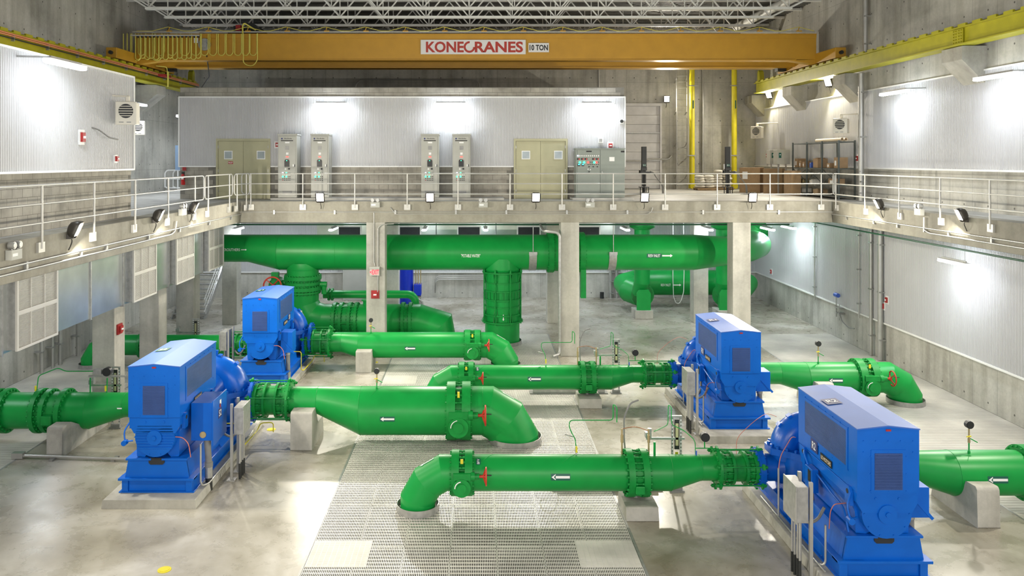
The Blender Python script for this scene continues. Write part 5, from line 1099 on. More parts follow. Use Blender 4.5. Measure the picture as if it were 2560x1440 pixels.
cond([(14.9, 5, 5.05), (14.9, 37, 5.05), (13.6, 38.3, 5.05), (-11, 38.3, 5.05)], .03, 'dark green sprinkler pipe under the right walkway and mezzanine', 'dkgreen')
cond([(15.2, 5, 5.2), (15.2, 40, 5.2)], .025, 'steel conduit under the right walkway beside the sprinkler pipe')
cond([(-15, 33.2, 5.12), (13, 33.2, 5.12)], .03, 'dark green sprinkler pipe right above the header', 'dkgreen'); cond([(-15, 32.9, 5.22), (13, 32.9, 5.22)], .02, 'steel conduit right above the header')
# exit sign, alarm and conduits on the left front column
xc = -3.99; yf = YM+.02
t = thing('exit_sign', 'red lit EXIT sign with a left arrow on the concrete column', 'exit sign', (fx(936, yf), yf, 3.2)); x = fx(937, yf)
bx('canopy', 'cab', t, x-.2, x+.2, yf-.16, yf, fz(671, yf), fz(666, yf)); MB().box(x-.19, x+.19, yf-.10, yf-.085, fz(688, yf), fz(671, yf)).build('panel', pm('exit_panel', (.50, .46, .42), .3, var=.05), t)
on_plane('lettering', txt('EXIT', .27, .19, .015), 'exit', t, (x+.04, yf-.105, fz(679.5, yf)), (1, 0, 0), (0, 0, 1)); on_plane('lettering', ([(-.05, 0), (.03, .06), (.0, 0), (.03, -.06)], [(0, 1, 2), (0, 2, 3)]), 'exit', t, (x-.14, yf-.105, fz(679.5, yf)), (1, 0, 0), (0, 0, 1))
conduit('column_conduit', [(fx(935, yf), yf-.03, 5.7), (fx(935, yf), yf-.03, 3.75), (fx(937, yf), yf-.03, fz(664, yf))], .02, 'left conduit running down the exit sign column', grp='column conduits')
conduit('column_conduit', [(fx(985, yf), YM-.03, 5.27), (fx(955, yf), YM-.03, 5.25), (fx(945, yf), YM-.03, 5.12), (fx(945, yf), yf-.03, 2.6), (fx(939, yf), yf-.03, 2.4), (fx(938, yf), yf-.03, fz(732, yf))], .02, 'right conduit bending down the exit sign column', grp='column conduits')
def alarm(c, n, label, sz=(.13, .15), w=True):
    t = thing('fire_alarm', label, 'fire alarm', c, 'red fire alarm devices'); c = V(c); n = V(n); u = V((0, 0, 1)).cross(n)
    def P(a, b, d0, d1, mat, nm):
        q = [c+u*(x*a/2)+V((0, 0, z*b/2))+n*d for d in (d0, d1) for x, z in ((-1, -1), (1, -1), (1, 1), (-1, 1))]
        mb = MB(); mb.add(q, [(0, 3, 2, 1), (4, 5, 6, 7), (0, 1, 5, 4), (1, 2, 6, 5), (2, 3, 7, 6), (3, 0, 4, 7)]); mb.build(nm, mat, t)
    P(sz[0]*1.6, sz[1]*1.6, -.03, .025, 'trimw' if w else 'redbox', 'back_plate')
    P(sz[0], sz[1], .02, .08, 'redbox', 'body'); P(sz[0]*.6, sz[1]*.25, .08, .10, 'stkw', 'strobe')
alarm((fx(938, yf), yf, fz(736, yf)), (0, -1, 0), 'red fire alarm on the concrete column below the exit sign', (.2, .2), False)
alarm((XRM+.07, 10.1*F/(VX-196), fz(343, 10.1*F/(VX-196))), (1, 0, 0), 'red fire alarm strobe on the left liner wall', (.16, .24)); alarm((XRM+.07, 10.1*F/(VX-282), fz(397, 22.2)), (1, 0, 0), 'red pull station low on the left liner wall', (.12, .14))
for px_, py_, lb in ((2217, 750, 'red fire alarm strobe on the lower right liner wall'), (2208, 765, 'small red pull station just left of the lower right strobe'), (1928, 679, 'small red alarm on the right wall behind the bent pipe end'), (2144, 396, 'small red alarm on the right wall beside the grey pipe'), (1918, 389, 'small red alarm on the right wall above the cardboard boxes')):
    Y = 15.8*F/(px_-VX); alarm((15.83, Y, fz(py_, Y)), (-1, 0, 0), lb, (.12, .2))
alarm((fx(1526, 33.7), 33.72, fz(364, 33.7)), (0, -1, 0), 'red fire alarm on the far liner above the wide control panel', (.16, .18)); alarm((fx(694, 33.7), 33.72, fz(362, 33.7)), (0, -1, 0), 'red fire alarm peeking out left of the first grey cabinet', (.16, .18))
alarm((-11.27, 25.3, fz(822, 25.3)), (1, 0, 0), 'red horn alarm on the nearest left column below the duct', (.2, .2), False)
# ================================================================ ducts with louvres under the left walkway
t = thing('air_duct', 'galvanised sheet duct hung along the left beam with cream louvres', 'duct', (-10.9, 22, 3.5))
xd = -10.42
ys = [5, 7.6, 10.2, 12.8, 15.4, 17.55, 19.6, 21.6, 23.6, 25.7, 27.1, 29.1, 30.4, 32.6]
for i in range(len(ys)-1):
    p = bx('duct_section', 'duct', t, xd-.85, xd, ys[i]+.015, ys[i+1]-.015, 3.52, 5.3); bx('joint_flange', 'galv', p, xd-.87, xd+.035, ys[i+1]-.03, ys[i+1]+.03, 3.48, 5.3)
lm = MB().box(-.004, .008, -.83, .83, -.004, .004).mesh('blade', 'cream')
for k, (y0, y1) in enumerate(((11.6, 13.35), (17.74, 19.48), (23.8, 25.5), (27.2, 28.9), (30.5, 32.3))):
    q = bx('louvre_box', 'galv', t, xd-.02, -10.21, y0+.02, y1-.02, 3.57, 5.2)
    fr = MB(); xg0, xg1 = -10.22, -10.17
    fr.box(xg0, xg1, y0, y0+.06, 3.55, 5.22).box(xg0, xg1, y1-.06, y1, 3.55, 5.22).box(xg0, xg1, y0+.06, y1-.06, 3.55, 3.61).box(xg0, xg1, y0+.06, y1-.06, 5.16, 5.22).box(xg0, xg1, y0+.06, y1-.06, 4.34, 4.44)
    for a in (1, 2): fr.box(xg0, xg1-.01, y0+(y1-y0)*a/3-.012, y0+(y1-y0)*a/3+.012, 3.6, 5.2)
    fr.build('louvre_frame', 'cream', q); bx('louvre_back', 'cream', q, -10.23, -10.215, y0+.03, y1-.03, 3.58, 5.2)
    for z in range(56): inst(lm, 'blade', q, (-10.195, (y0+y1)/2, 3.625+z*.0278), (0, .7, 0), (1, (y1-y0-.1)/1.66, 1))
t = thing('air_duct', 'galvanised duct with dark grilles above the header pipe at the back', 'duct', (0, 41, 4)); 
for i in range(5): 
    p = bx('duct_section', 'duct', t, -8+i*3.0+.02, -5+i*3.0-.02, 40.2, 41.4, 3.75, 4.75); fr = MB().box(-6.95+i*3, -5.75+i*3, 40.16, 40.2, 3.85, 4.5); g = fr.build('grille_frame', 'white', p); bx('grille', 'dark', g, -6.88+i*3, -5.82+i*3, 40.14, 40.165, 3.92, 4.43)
bx('insulated_pipe', 'duct', t, -8, 7, 39.9, 40.1, 4.85, 5.1)
# ================================================================ things on the far mezzanine
def drive_cab(x0, x1, label, nm):
    yf, yb, z0, z1 = 33.0, YF-.09, 6.25, 8.88; c = (x0+x1)/2; w = x1-x0
    t = thing('drive_cabinet', label, 'cabinet', (c, 33.4, z0), 'tall grey drive cabinets')
    bx('cabinet_body', 'cab', t, x0, x1, yf, yb, z0, z1-.06, bev=.01); bx('cabinet_cap', 'cab', t, x0-.02, x1+.02, yf-.02, yb, z1-.06, z1)
    d = bx('cabinet_door', 'cab', t, x0+.02, x1-.06, yf-.025, yf, z0+.06, z1-.10, bev=.006)
    on_plane('logo', ([(.035*math.cos(2*PI*i/16), .035*math.sin(2*PI*i/16)) for i in range(16)], [tuple(range(16))]), 'stkb', d, (c-.22, yf-.028, z1-.20), (1, 0, 0), (0, 0, 1))
    on_plane('lettering', txt('Allen-Bradley', .33, .06, .015), 'ink', d, (c+.03, yf-.028, z1-.20), (1, 0, 0), (0, 0, 1)); bx('brand_bar', 'ink', d, c-.26, c+.24, yf-.03, yf-.025, z1-.30, z1-.265)
    bx('label_plate', 'stkw', d, c-.09, c+.09, yf-.03, yf-.025, z1-.39, z1-.33); bx('vent', 'strut', d, c-.075, c+.075, yf-.035, yf-.025, z1-.66, z1-.50); bx('meter', 'stkw', d, c-.05, c+.05, yf-.035, yf-.025, z1-.86, z1-.77); bx('display', 'led_r', d, c-.05, c+.05, yf-.035, yf-.025, z1-.97, z1-.93)
    MB().prism([(c-.11, z1-1.36), (c+.09, z1-1.36), (c+.09, z1-1.12), (c+.05, z1-1.06), (c-.08, z1-1.06), (c-.11, z1-1.12)], 1, yf-.06, yf-.025).build('keypad', 'black', d); bx('keypad_led', 'led_g', d, c-.03, c+.0, yf-.065, yf-.06, z1-1.12, z1-1.09)
    bx('selector', 'stkw', d, c-.10, c-.03, yf-.05, yf-.025, z1-1.48, z1-1.42); bx('selector', 'black', d, c+.04, c+.11, yf-.05, yf-.025, z1-1.48, z1-1.41); bx('warning_label', 'stkw', d, c+.22, c+.31, yf-.03, yf-.025, z1-1.35, z1-1.26); bx('latch', 'black', d, x1-.10, x1-.07, yf-.05, yf-.02, z1-1.36, z1-1.26)
    bm_ = {k: MB().cyl((0, 0, 0), (0, -.02, 0), .024, n=12).mesh('push_button', k) for k in ('led_g', 'led_w', 'black', 'stkw', 'redbox')}
    for r_ in range(5):
        for k in range(5):
            m_ = 'led_w' if (r_, k) == (0, 0) else 'led_g' if (r_, k) in ((0, 2), (2, 0), (2, 2)) else 'redbox' if (r_, k) == (4, 0) else 'stkw' if r_ == 1 else 'black'
            inst(bm_[m_], 'push_button', d, (c-.18+k*.072, yf-.025, z1-1.62-r_*.073), sc=(1.3, 1, 1.3) if m_.startswith('led') else (.8, 1, .8))
    bx('lower_vent', 'strut', d, c-.2, c+.2, yf-.03, yf-.025, z0+.18, z0+.28)
drive_cab(-8.17, -7.39, 'tall grey drive cabinet next to the left double door', 1); drive_cab(-6.81, -6.07, 'tall grey drive cabinet, second from the left double door', 2)
drive_cab(-2.26, -1.53, 'tall grey drive cabinet, left one of the middle pair', 3); drive_cab(-.97, -.23, 'tall grey drive cabinet, right one of the middle pair', 4)
tag(bx('equipment_curb', 'deckc', None, -8.4, 1.15, 32.65, YF-.1, ZM, 6.25, bev=.015), 'low concrete curb under the four tall grey cabinets', 'curb'); tag(bx('equipment_curb', 'deckc', None, 3.95, 6.45, 32.65, YF-.1, ZM, 6.25, bev=.015), 'low concrete curb under the wide control panel', 'curb')
x0, x1, yf, z0, z1 = fx(1440, 33.05), fx(1562, 33.05), 33.05, 6.25, fz(373, 33.05)
t = thing('control_panel', 'wide grey-green control panel with rows of lit buttons', 'control panel', (5.1, 33.4, z0))
bx('panel_body', 'cabg', t, x0, x1, yf, YF-.09, z0, z1, bev=.01); bx('panel_cap', 'cabg', t, x0-.03, x1+.02, yf-.02, YF-.09, z1, z1+.04); xm = fx(1500.5, yf)
d = bx('panel_door', 'cabg', t, x0+.06, xm-.01, yf-.02, yf, z0+.1, z1-.04); d2 = bx('panel_door', 'cabg', t, xm+.01, x1-.02, yf-.02, yf, z0+.1, z1-.04)
def z_(py): return fz(py, yf)
bmm = {k: MB().cyl((0, 0, 0), (0, -.025, 0), .026, n=12).mesh('push_button', k) for k in ('led_g', 'led_w', 'led_r', 'black', 'stkw')}
def btn(px_, py_, m_, s=1.): inst(bmm[m_], 'push_button', d, (fx(px_, yf), yf-.02, z_(py_)), sc=(s, 1, s))
for k in range(11): btn(1444.5+k*5.15, 389.5, 'led_w' if k == 0 else 'stkw', 1.1)
for px_ in (1446, 1456, 1465, 1484, 1493.5): o = bx('meter', 'black', d, fx(px_-3.6, yf), fx(px_+3.6, yf), yf-.03, yf-.02, z_(399.8), z_(395.2)); bx('meter_led', 'led_r', o, fx(px_+.8, yf), fx(px_+2.6, yf), yf-.035, yf-.03, z_(398.5), z_(396.8))
for px_, m_ in ((1449.5, 'led_g'), (1460, 'led_g'), (1470, 'led_r'), (1485.5, 'led_g'), (1491, 'led_r')): btn(px_, 406, m_, 1.7)
for px_ in (1447, 1457): o = bx('controller', 'black', d, fx(px_-3.2, yf), fx(px_+3.2, yf), yf-.03, yf-.02, z_(415.5), z_(409)); bx('screen', 'teal', o, fx(px_-1.8, yf), fx(px_+2.2, yf), yf-.035, yf-.03, z_(412.5), z_(410))
for k in range(6):
    for py_ in (405.5, 411): btn(1470+k*5.2, py_, 'black', .7)
for px_, py_, m_ in ((1472.5, 417, 'black'), (1483, 417, 'black'), (1493, 417, 'black'), (1470, 423, 'stkw'), (1475.5, 424, 'stkw'), (1472.5, 429.5, 'black')): btn(px_, py_, m_, 1.)
bx('name_plate', 'ink', d, fx(1465.5, yf), fx(1479, yf), yf-.03, yf-.02, z_(380), z_(377)); bx('name_plate', 'ink', d2, fx(1552, yf), fx(1561, yf), yf-.03, yf-.02, z_(381), z_(377)); bx('warning_label', 'stkw', d2, fx(1523, yf), fx(1536, yf), yf-.03, yf-.02, z_(403), z_(392.5)); bx('handle', 'conduit', d2, fx(1504, yf), fx(1506, yf), yf-.05, yf-.02, z_(434), z_(428))
t = thing('wall_speaker', 'grey square speaker on the far liner above the control panel', 'speaker', (fx(1502, 33.7), 33.7, fz(351, 33.7))); bx('box', 'trimw', t, fx(1496, 33.7), fx(1507.5, 33.7), 33.62, 33.74, fz(357, 33.7), fz(345, 33.7)); bx('grille', 'strut', t, fx(1498, 33.6), fx(1505.5, 33.6), 33.6, 33.63, fz(355, 33.6), fz(347, 33.6))
t = thing('wall_camera', 'small white security camera at the right end of the far liner', 'camera', (fx(1555, 33.6), 33.6, fz(303, 33.6))); bx('mount', 'trimw', t, fx(1550, 33.6), fx(1560, 33.6), 33.6, 33.74, fz(309, 33.6), fz(298, 33.6)); MB().cyl((fx(1555, 33.5), 33.6, fz(303, 33.5)), (fx(1555, 33.5), 33.52, fz(303, 33.5)), .07, n=18).build('dome', 'black', t)
# caged ladder, yellow pipes and conduit on the back wall
t = thing('wall_ladder', 'steel wall ladder on the back wall beside the glaring floodlight', 'ladder', (11.5, 44.9, ZM))
for x in (11.27, 11.85): MB().cyl((x, 44.9, ZM), (x, 44.9, 15), .028, n=8).build('stile', 'conduit', t)
for k in range(26): MB().cyl((11.27, 44.9, ZM+.25+k*.34), (11.85, 44.9, ZM+.25+k*.34), .018, n=6).build('rung', 'conduit', t)
for z in (7, 8.8, 10.6, 12.4):
    for x in (11.27, 11.85): MB().bar((x, 44.9, z), (x, YB, z-.25), .05, .02).build('standoff', 'conduit', t)
def ypipe(x, lb):
    t = thing('vent_pipe', lb, 'pipe', (x, 44.8, ZM), 'yellow vertical pipes'); MB().cyl((x, 44.8, ZM+.3), (x, 44.8, 15.2), .145, n=24).build('pipe', 'yellowp', t); MB().cyl((x, 44.8, ZM+.05), (x, 44.8, ZM+.32), .19, n=20).cyl((x, 44.6, ZM+.18), (x, 45.0, ZM+.18), .15, n=16).build('bottom_flange', 'yellowp', t)
    for z in (8.05, 11.95): MB().box(x-.3, x+.3, 44.62, 44.66, z-.03, z+.03).box(x-.02, x+.02, 44.6, YB, z-.02, z+.02).build('pipe_strap', 'galv', t)
    s = on_plane('pipe_label', rect(.07, .46, 1), 'stkg', t, (x+.03, 44.65, 10.9), (1, 0, 0), (0, 0, 1))
ypipe(fx(1730, 44.8), 'yellow vertical pipe on the back wall right of the ladder'); ypipe(fx(1835.5, 44.8), 'yellow vertical pipe on the back wall behind the right actuator')
conduit('wall_conduit', [(fx(1757, 45.3), 45.3, ZM), (fx(1757, 45.3), 45.3, 15)], .06, 'grey conduit on the back wall between the two yellow pipes')
conduit('wall_conduit', [(6.4, 45.2, 7.75), (9.5, 45.2, 7.75), (9.8, 45.2, 7.85), (10.9, 45.2, 7.85), (11.05, 45.2, 8.05)], .05, 'grey conduit crossing in front of the roll-up door')
# actuators standing over the risers
def actuator(x, lb, num):
    y = 39.5; t = thing('valve_actuator', lb, 'actuator', (x, y, ZM), 'black valve actuators on the mezzanine')
    bx('column_cover', 'black', t, x-.115, x+.115, y-.1, y+.1, 7.42, 8.46, bev=.01); bx('number_tag', 'stkg', t, x-.08, x+.08, y-.11, y-.10, 7.48, 7.60); on_plane('lettering', txt(num, .13, .07, .01), 'stkw', t, (x, y-.113, 7.54), (1, 0, 0), (0, 0, 1))
    MB().box(x-.10, x-.04, y-.05, y+.05, 6.5, 7.42).box(x+.04, x+.10, y-.05, y+.05, 6.5, 7.42).cyl((x-.0, y, 6.2), (x, y, 7.4), .03, n=10).box(x-.13, x+.13, y-.1, y+.1, 7.28, 7.44).build('yoke', 'black', t)
    MB().box(x-.2, x+.35, y-.09, y+.09, 7.12, 7.24).cyl((x-.17, y-.02, 7.1), (x-.17, y-.02, 7.3), .08, n=14).build('motor', 'black', t); MB().cyl((x-.17, y, 7.35), (x-.17, y, 7.6), .035, n=10).build('filter', 'trimw', t)
    MB().box(x-.22, x+.22, y-.22, y+.22, 6.44, 6.48).build('top_plate', 'black', t)
    for sx in (-.2, -.09, .09, .2): MB().cyl((x+sx, y-.12, ZM), (x+sx, y-.12, 6.46), .022, n=8).build('stud', 'black', t)
    MB().lathe([(.05+.025*(k % 2), k*.03) for k in range(10)], (x, y-.05, ZM), n=14).build('spring', 'black', t)
    for k in (0, .05): MB().tube([(x+.3, y, 7.2+k), (x+.48, y, 7.15+k), (x+.6, y, 6.95), (x+.78, y, 6.75), (x+.9+k, y, 6.55), (x+.92+k, y, ZM)], .025, 8).build('hose', 'flex', t)
actuator(8.29, 'black valve actuator in front of the roll-up door', 'SV-2'); actuator(12.42, 'black valve actuator in front of the right yellow pipe', 'SV-1')
# sacks on pallets
def sacks(x, y, lb, h):
    t = thing('sack_pallet', lb, 'pallet load', (x, y, ZM), 'sack loads on pallets')
    p = bx('pallet_top', 'wood', t, x-.52, x+.52, y-.5, y+.5, ZM+.10, ZM+.13)
    for yy in (-.45, 0, .4): bx('pallet_bearer', 'wood', t, x-.5, x+.5, y+yy, y+yy+.08, ZM, ZM+.10)
    for k in range(h):
        for j in range(2):
            mb = MB(); cx_ = x-.24+.48*j+random.uniform(-.06, .06); n = 14; pr = []
            for a in range(7):
                f_ = a/6*PI; pr.append((.30*math.sin(f_)**.55*(1-.04*k), .13*(1-math.cos(f_))/2*2*.62))
            mb.lathe([(max(r_, .001), z) for r_, z in pr], (0, 0, 0), n=n); mb.v = [(p_[0]*1.0+cx_, p_[1]*1.45+y, p_[2]+ZM+.13+k*.135) for p_ in mb.v]; mb.build('sack', 'bag', t)
sacks(fx(1762, 43.4), 43.4, 'low pile of white sacks on a pallet between the yellow pipes', 5); sacks(fx(1805, 44.0), 44.0, 'taller pile of white sacks behind the right actuator', 7)
# cardboard cartons
def carton(x, y, rz, a, b, h, lb, z=ZM, lab=False):
    t = thing('carton', lb, 'carton', (x, y, z), 'cardboard cartons'); t.rotation_euler = (0, 0, rz)
    def put(mb, n, m_, bev=0): o = bpy.data.objects.new(n, mb.mesh(n, m_)); COL.objects.link(o); o.parent = t; return o
    put(MB().box(-a/2, a/2, -b/2, b/2, 0, h), 'box', 'board'); put(MB().box(-a/2+.01, -.01, -b/2, b/2, h, h+.015).box(.01, a/2-.01, -b/2, b/2, h, h+.02), 'flap', 'board')
    if lab: put(MB().box(-a*.35, -a*.1, -b/2-.005, -b/2, h*.55, h*.85), 'label_sheet', 'stkw')
carton(14.0, 40.6, -.55, 1.0, 1.0, 1.24, 'tall cardboard carton with white labels beside the right yellow pipe', lab=True); carton(14.85, 39.75, -.55, .9, 1.0, 1.20, 'tall cardboard carton right of the labelled one')
carton(fx(1981, 37.4), 37.4, 0, .45, .9, 1.12, 'upright cardboard carton standing left of the shelving')
# shelving with small goods
t = thing('shelving', 'dark grey steel shelving of three bays against the right wall', 'shelving', (15.4, 35.6, ZM)); xs0, xs1 = 15.05, 15.72; yy = [33.2, 34.8, 36.4, 38.0]
for y in yy:
    for x in (xs0, xs1): bx('upright', 'shelf', t, x-.03, x+.03, y-.03, y+.03, ZM, 8.62)
for k in range(3):
    for z in (6.3, 6.75, 7.45, 8.57): bx('shelf_board', 'shelf', t, xs0, xs1, yy[k]+.02, yy[k+1]-.02, z-.04, z)
    for a, b in ((6.8, 7.4),): MB().bar((xs0, yy[k], a), (xs0, yy[k+1], b), .03, .02).bar((xs0, yy[k], b), (xs0, yy[k+1], a), .03, .02).build('cross_brace', 'shelf', t)
G = [('carton', .3, 'board', 37.75, 7.45, .42, 'small open carton on the middle shelf, leftmost bay'), ('carton', .22, 'board', 37.3, 7.45, .3, 'small carton with white label on the middle shelf, leftmost bay'), ('carton', .2, 'board', 36.9, 7.45, .26, 'small torn carton on the middle shelf next to the upright'), ('parcel', .5, 'board', 35.6, 7.45, .42, 'brown taped parcel on the middle shelf, centre bay'), ('blue_can', .16, 'tagb', 36.15, 7.45, .22, 'blue can on the middle shelf, centre bay'), ('carton', .3, 'board', 34.3, 7.45, .22, 'flat carton with label on the middle shelf, right bay'), ('carton', .34, 'board', 33.6, 7.45, .46, 'tall carton on the middle shelf, right bay'), ('parts_tray', .5, 'brass', 37.2, 6.75, .16, 'tray of brass fittings on the lower shelf, leftmost bay'), ('parts_tray', .3, 'bag', 36.1, 6.75, .16, 'tray of pale fittings on the lower shelf, centre bay'), ('carton', .6, 'board', 34.0, 6.75, .26, 'wide carton on the lower shelf, right bay'), ('bundle', .5, 'bag', 37.3, 6.3, .2, 'plastic-wrapped bundle on the bottom shelf, leftmost bay'), ('bundle', .5, 'wood', 35.6, 6.3, .2, 'bundle of wooden pieces on the bottom shelf, centre bay')]
for n_, w_, m_, y, z, h, lb in G:
    q = thing(n_, lb, n_.split('_')[-1], (15.3, y, z), 'goods on the shelving'); bx('body', m_, q, 15.1, 15.55, y-w_/2, y+w_/2, z, z+h, bev=.015); bx('label' if n_ == 'carton' else 'top', 'stkw' if n_ == 'carton' else m_, q, 15.09 if n_ == 'carton' else 15.15, 15.10 if n_ == 'carton' else 15.5, y-w_*.2, y+w_*.2, z+h*.25 if n_ == 'carton' else z+h, z+h*.7 if n_ == 'carton' else z+h+.03)
for k, (y, lb) in enumerate(((33.9, 'rolled drawing lying on top of the shelving, front one'), (34.05, 'rolled drawing lying on top of the shelving, back one'))): tag(MB().pipe((15.2+.16*k, 33.2, 8.66), (15.2+.16*k, 35.7-.4*k, 8.66), .07, .055, 18).build('paper_roll', 'paper'), lb, 'paper roll', 'rolled drawings')
for k, y in enumerate((38.6, 39.8)):
    x = 14.75+.1*k; t = thing('valve_control_box', 'pale grey control box on posts left of the shelving, %s' % ('nearer one' if k == 0 else 'farther one'), 'control box', (x, y, ZM), 'pale control boxes on the mezzanine')
    bx('enclosure', 'cab', t, x-.22, x+.4, y, y+.5, 7.6, 8.3, bev=.01); bx('display_plate', 'stkg', t, x-.14, x-.02, y-.012, y, 7.9, 8.15); bx('status_light', 'stkw', t, x-.10, x-.06, y-.02, y-.01, 8.03, 8.08)
    for dx in (-.12, .25): bx('post', 'conduit', t, x+dx-.03, x+dx+.03, y+.1, y+.16, ZM, 7.6)
# unit heaters
def heater(x, y, z, rz, lb, arm):
    t = thing('unit_heater', lb, 'heater', (x, y, z), 'cream unit heaters'); t.rotation_euler = (0, 0, rz)
    def put(mb, n, m_, p=None):
        o = bpy.data.objects.new(n, mb.mesh(n, m_)); COL.objects.link(o); o.parent = p or t
        md = o.modifiers.new('bevel', 'BEVEL'); md.width = .02; md.segments = 2; md.limit_method = 'ANGLE'; return o
    put(MB().box(-.26, .26, 0, .36, -.30, .30), 'casing', 'heater'); put(MB().box(-.28, .28, -.03, .02, -.32, .32), 'front_bezel', 'heater')
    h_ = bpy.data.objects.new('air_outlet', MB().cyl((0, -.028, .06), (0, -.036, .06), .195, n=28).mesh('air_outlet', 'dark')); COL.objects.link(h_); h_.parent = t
    for k in range(5): put(MB().cbox((0, -.045, -.07+k*.065), .40-.05*abs(k-2), .035, .022, 0, .5), 'vane', 'heater')
    for sx in (-.12, .08): put(MB().box(sx-.06, sx+.06, -.035, -.028, -.26, -.235), 'badge', 'strut')
    put(MB().box(-.05, .05, .1, .2, .3, .48).box(-.04, .04, .12, .18, .44, .5).bar((0, .15, .47), arm, .06, .05), 'hanger_arm', 'heater')
heater(-9.62, 22.0, fz(283, 22.0), .12, 'cream unit heater hung on the left liner wall', (-.5, .15, .5)); heater(-15.25, 36.1, fz(320, 36.1), .25, 'cream unit heater peeping out behind the left liner wall', (-.86, .15, .55))
heater(fx(2100, 32.9), 32.9, fz(315, 32.9), -.75, 'cream unit heater on the right wall above the shelving', (.6, .55, .5)); heater(fx(1890, 42.0), 42.0, fz(331, 42.0), -.75, 'cream unit heater in the right back corner', (.85, .82, .5))
conduit('heater_cord', [(-10.05, 20.9, 8.65), (-9.95, 21.1, 8.6), (-9.85, 21.5, 8.4), (-9.8, 21.9, 8.36)], .018, 'black flexible cord feeding the left unit heater', 'flex', 'cord')
# wall pipes
def vpipe(x, y, z0, z1, r, lb, mat='conduit'):
    t = thing('wall_pipe', lb, 'pipe', (x, y, z0), 'vertical pipes on the side walls'); MB().cyl((x, y, z0), (x, y, z1), r, n=16).build('pipe', mat, t); s = 1 if x > 0 else -1
    for k in range(3): z = z0+(z1-z0)*(.15+.35*k); bx('pipe_clamp', 'galv', t, min(x, x+s*.25)-.1*(s < 0)-.08, max(x, x+s*.1)+.08, y-r-.02, y+r+.02, z-.025, z+.025)
vpipe(15.55, 32.3, ZM, 11.3, .11, 'tall grey pipe on the upper right wall rising to the runway beam'); vpipe(15.72, 32.3, 12.0, 15.2, .10, 'grey pipe on the right wall above the runway beam')
vpipe(15.75, 31.9, .02, 5.3, .07, 'left pipe of the close pair on the lower right wall'); vpipe(15.72, 31.1, .02, 5.3, .10, 'right pipe of the close pair on the lower right wall'); vpipe(15.75, 32.9, 1.3, 5.3, .03, 'thin conduit left of the pipe pair on the lower right wall'); vpipe(15.75, 37.2, 1.3, 5.3, .035, 'thin conduit on the lower right wall near the bent pipe end')
for y, r, w_ in ((29.2, .07, 'nearest the camera'), (29.95, .05, 'second'), (30.5, .08, 'third'), (31.9, .1, 'farthest and thickest')): vpipe(-15.85, y, .0, 5.3, r, 'vertical pipe on the lower left wall under the duct, %s' % w_)
conduit('wall_conduit', [(-16.0, 26.4, 15), (-16.0, 26.45, 14.4), (-15.98, 25.2, 13.6), (-15.98, 25.2, 12.0)], .04, 'dark bent conduit on the upper left wall above the runway', 'flex')
t = thing('pressure_transmitter', 'blue pressure transmitter with tubing on the lower right wall', 'transmitter', (15.6, 34.8, 1.2)); MB().cyl((15.62, 34.8, 1.95), (15.62, 34.5, 1.95), .09, n=16).build('head', 'tagb', t); MB().cyl((15.65, 34.75, 1.0), (15.65, 34.75, 1.9), .03, n=8).cyl((15.65, 34.45, .9), (15.65, 34.45, 1.6), .02, n=8).box(15.62, 15.89, 34.42, 34.78, 1.15, 1.2).box(15.62, 15.89, 34.42, 34.78, 1.40, 1.43).build('stand', 'galv', t); MB().tube([(15.65, 34.5, 1.3), (15.65, 34.2, .9), (15.65, 33.6, .75), (15.7, 33.2, .8)], .02, 6).build('cable', 'flex', t)
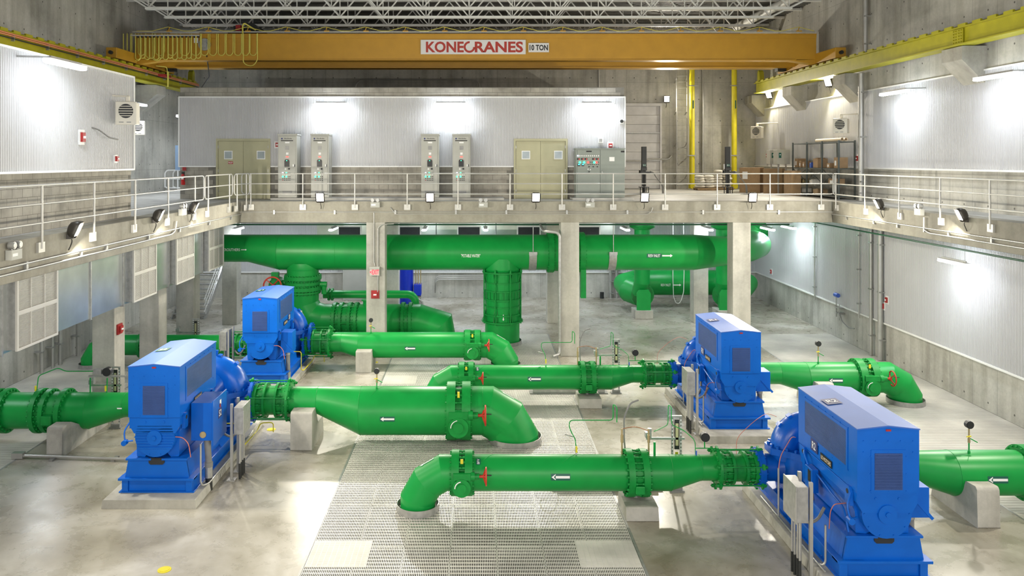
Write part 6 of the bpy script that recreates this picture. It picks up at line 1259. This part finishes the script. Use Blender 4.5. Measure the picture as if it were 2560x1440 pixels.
# drain pipe down the middle column, blue pump skid and rear wall conduits
xx = fx(1399, YM); conduit('drain_pipe', [(fx(1358, YM+.1), YM+1.6, 5.1), (fx(1358, YM), YM-.05, 4.98), (fx(1392, YM), YM-.05, 4.93), (xx, YM-.05, 4.8), (xx, YM-.05, .35), (xx-.02, YM-.12, .12), (fx(1380, YM), YM-.3, .08)], .06, 'pale insulated drain pipe running down the middle column', 'galv', 'pipe', n=12)
t = thing('blue_filter', 'deep blue upright tank with a blue pump unit behind the header', 'tank', (-3.55, 40.0, 0)); MB().cyl((-3.5, 40.0, 0), (-3.5, 40.0, 3.2), .37, n=32).build('tank', 'bluedk', t); MB().box(-3.1, -2.72, 39.7, 40.3, 1.05, 1.62).build('pump_unit', 'bluedk', t, .04); bx('skid', 'bluedk', t, -4.2, -3.0, 39.6, 40.4, .1, .6); MB().box(-3.05, -2.75, 39.8, 40.2, .3, 1.0).tube([(-2.9, 39.6, .2), (-2.65, 39.6, .3), (-2.65, 39.6, .8), (-2.9, 39.6, .95)], .05, 8).build('frame', 'galv', t)
for k in range(3): MB().cyl((-3.0+.12*k, 39.9, 1.6), (-3.0+.12*k, 39.9, 2.4), .025, n=8).build('small_tube', 'brass', t)
for k in range(3): conduit('wall_conduit', [(-2.3, 45.2, .3), (-2.3, 45.2, 1.1-.1*k), (-2.1, 45.2, 1.25-.1*k), (1.6+.1*k, 45.2, 1.25-.1*k), (1.85+.1*k, 45.2, 1.4), (1.9+.1*k, 45.2, 1.9)], .03, 'steel conduit on the back wall right of the blue tank, %s' % ('top', 'middle', 'bottom')[k], grp='back wall conduits')
for k, x in enumerate((7.6, 7.95)): t = vpipe(x, 45.2, .0, 1.9, .09, 'upright galvanised pipe at the foot of the back wall, %s' % ('left' if k == 0 else 'right'))
tag(MB().cyl((7.1, 45.1, 0), (7.1, 45.1, .35), .11, n=18).build('pipe_stub', 'black'), 'short black pipe stub at the foot of the back wall', 'pipe')
tag(bx('wall_cabinet', 'cab', None, -7.4, -5.4, 44.4, YB, 0, 3.2, bev=.02), 'pale grey cabinet at the back wall behind the flanged drop pipe', 'cabinet')
for px_, py_ in ((1155, 553),): pass
# roof-level piping
conduit('roof_pipe', [(-16, 41.9, 14.55), (15.8, 41.9, 14.55)], .16, 'pale pipe running through the roof joists across the hall', 'joist', 'pipe', n=14); conduit('roof_pipe', [(13.6, 30, 14.75), (13.6, 45.3, 14.75)], .2, 'pale pipe through the roof joists at the right', 'joist', 'pipe', n=14)
conduit('wall_conduit', [(-6.9, 45.3, 10.3), (-6.8, 45.3, 12.1), (-6.5, 45.3, 12.35), (.0, 45.3, 12.35), (.2, 45.3, 12.1), (.25, 45.3, 10.3)], .03, 'thin bent conduit high on the back wall above the equipment rooms')
conduit('wall_conduit', [(fx(1497, 45.2), 45.2, 10.4), (fx(1497, 45.2), 45.2, 13.2)], .05, 'short upright conduit on the back wall above the wide control panel')
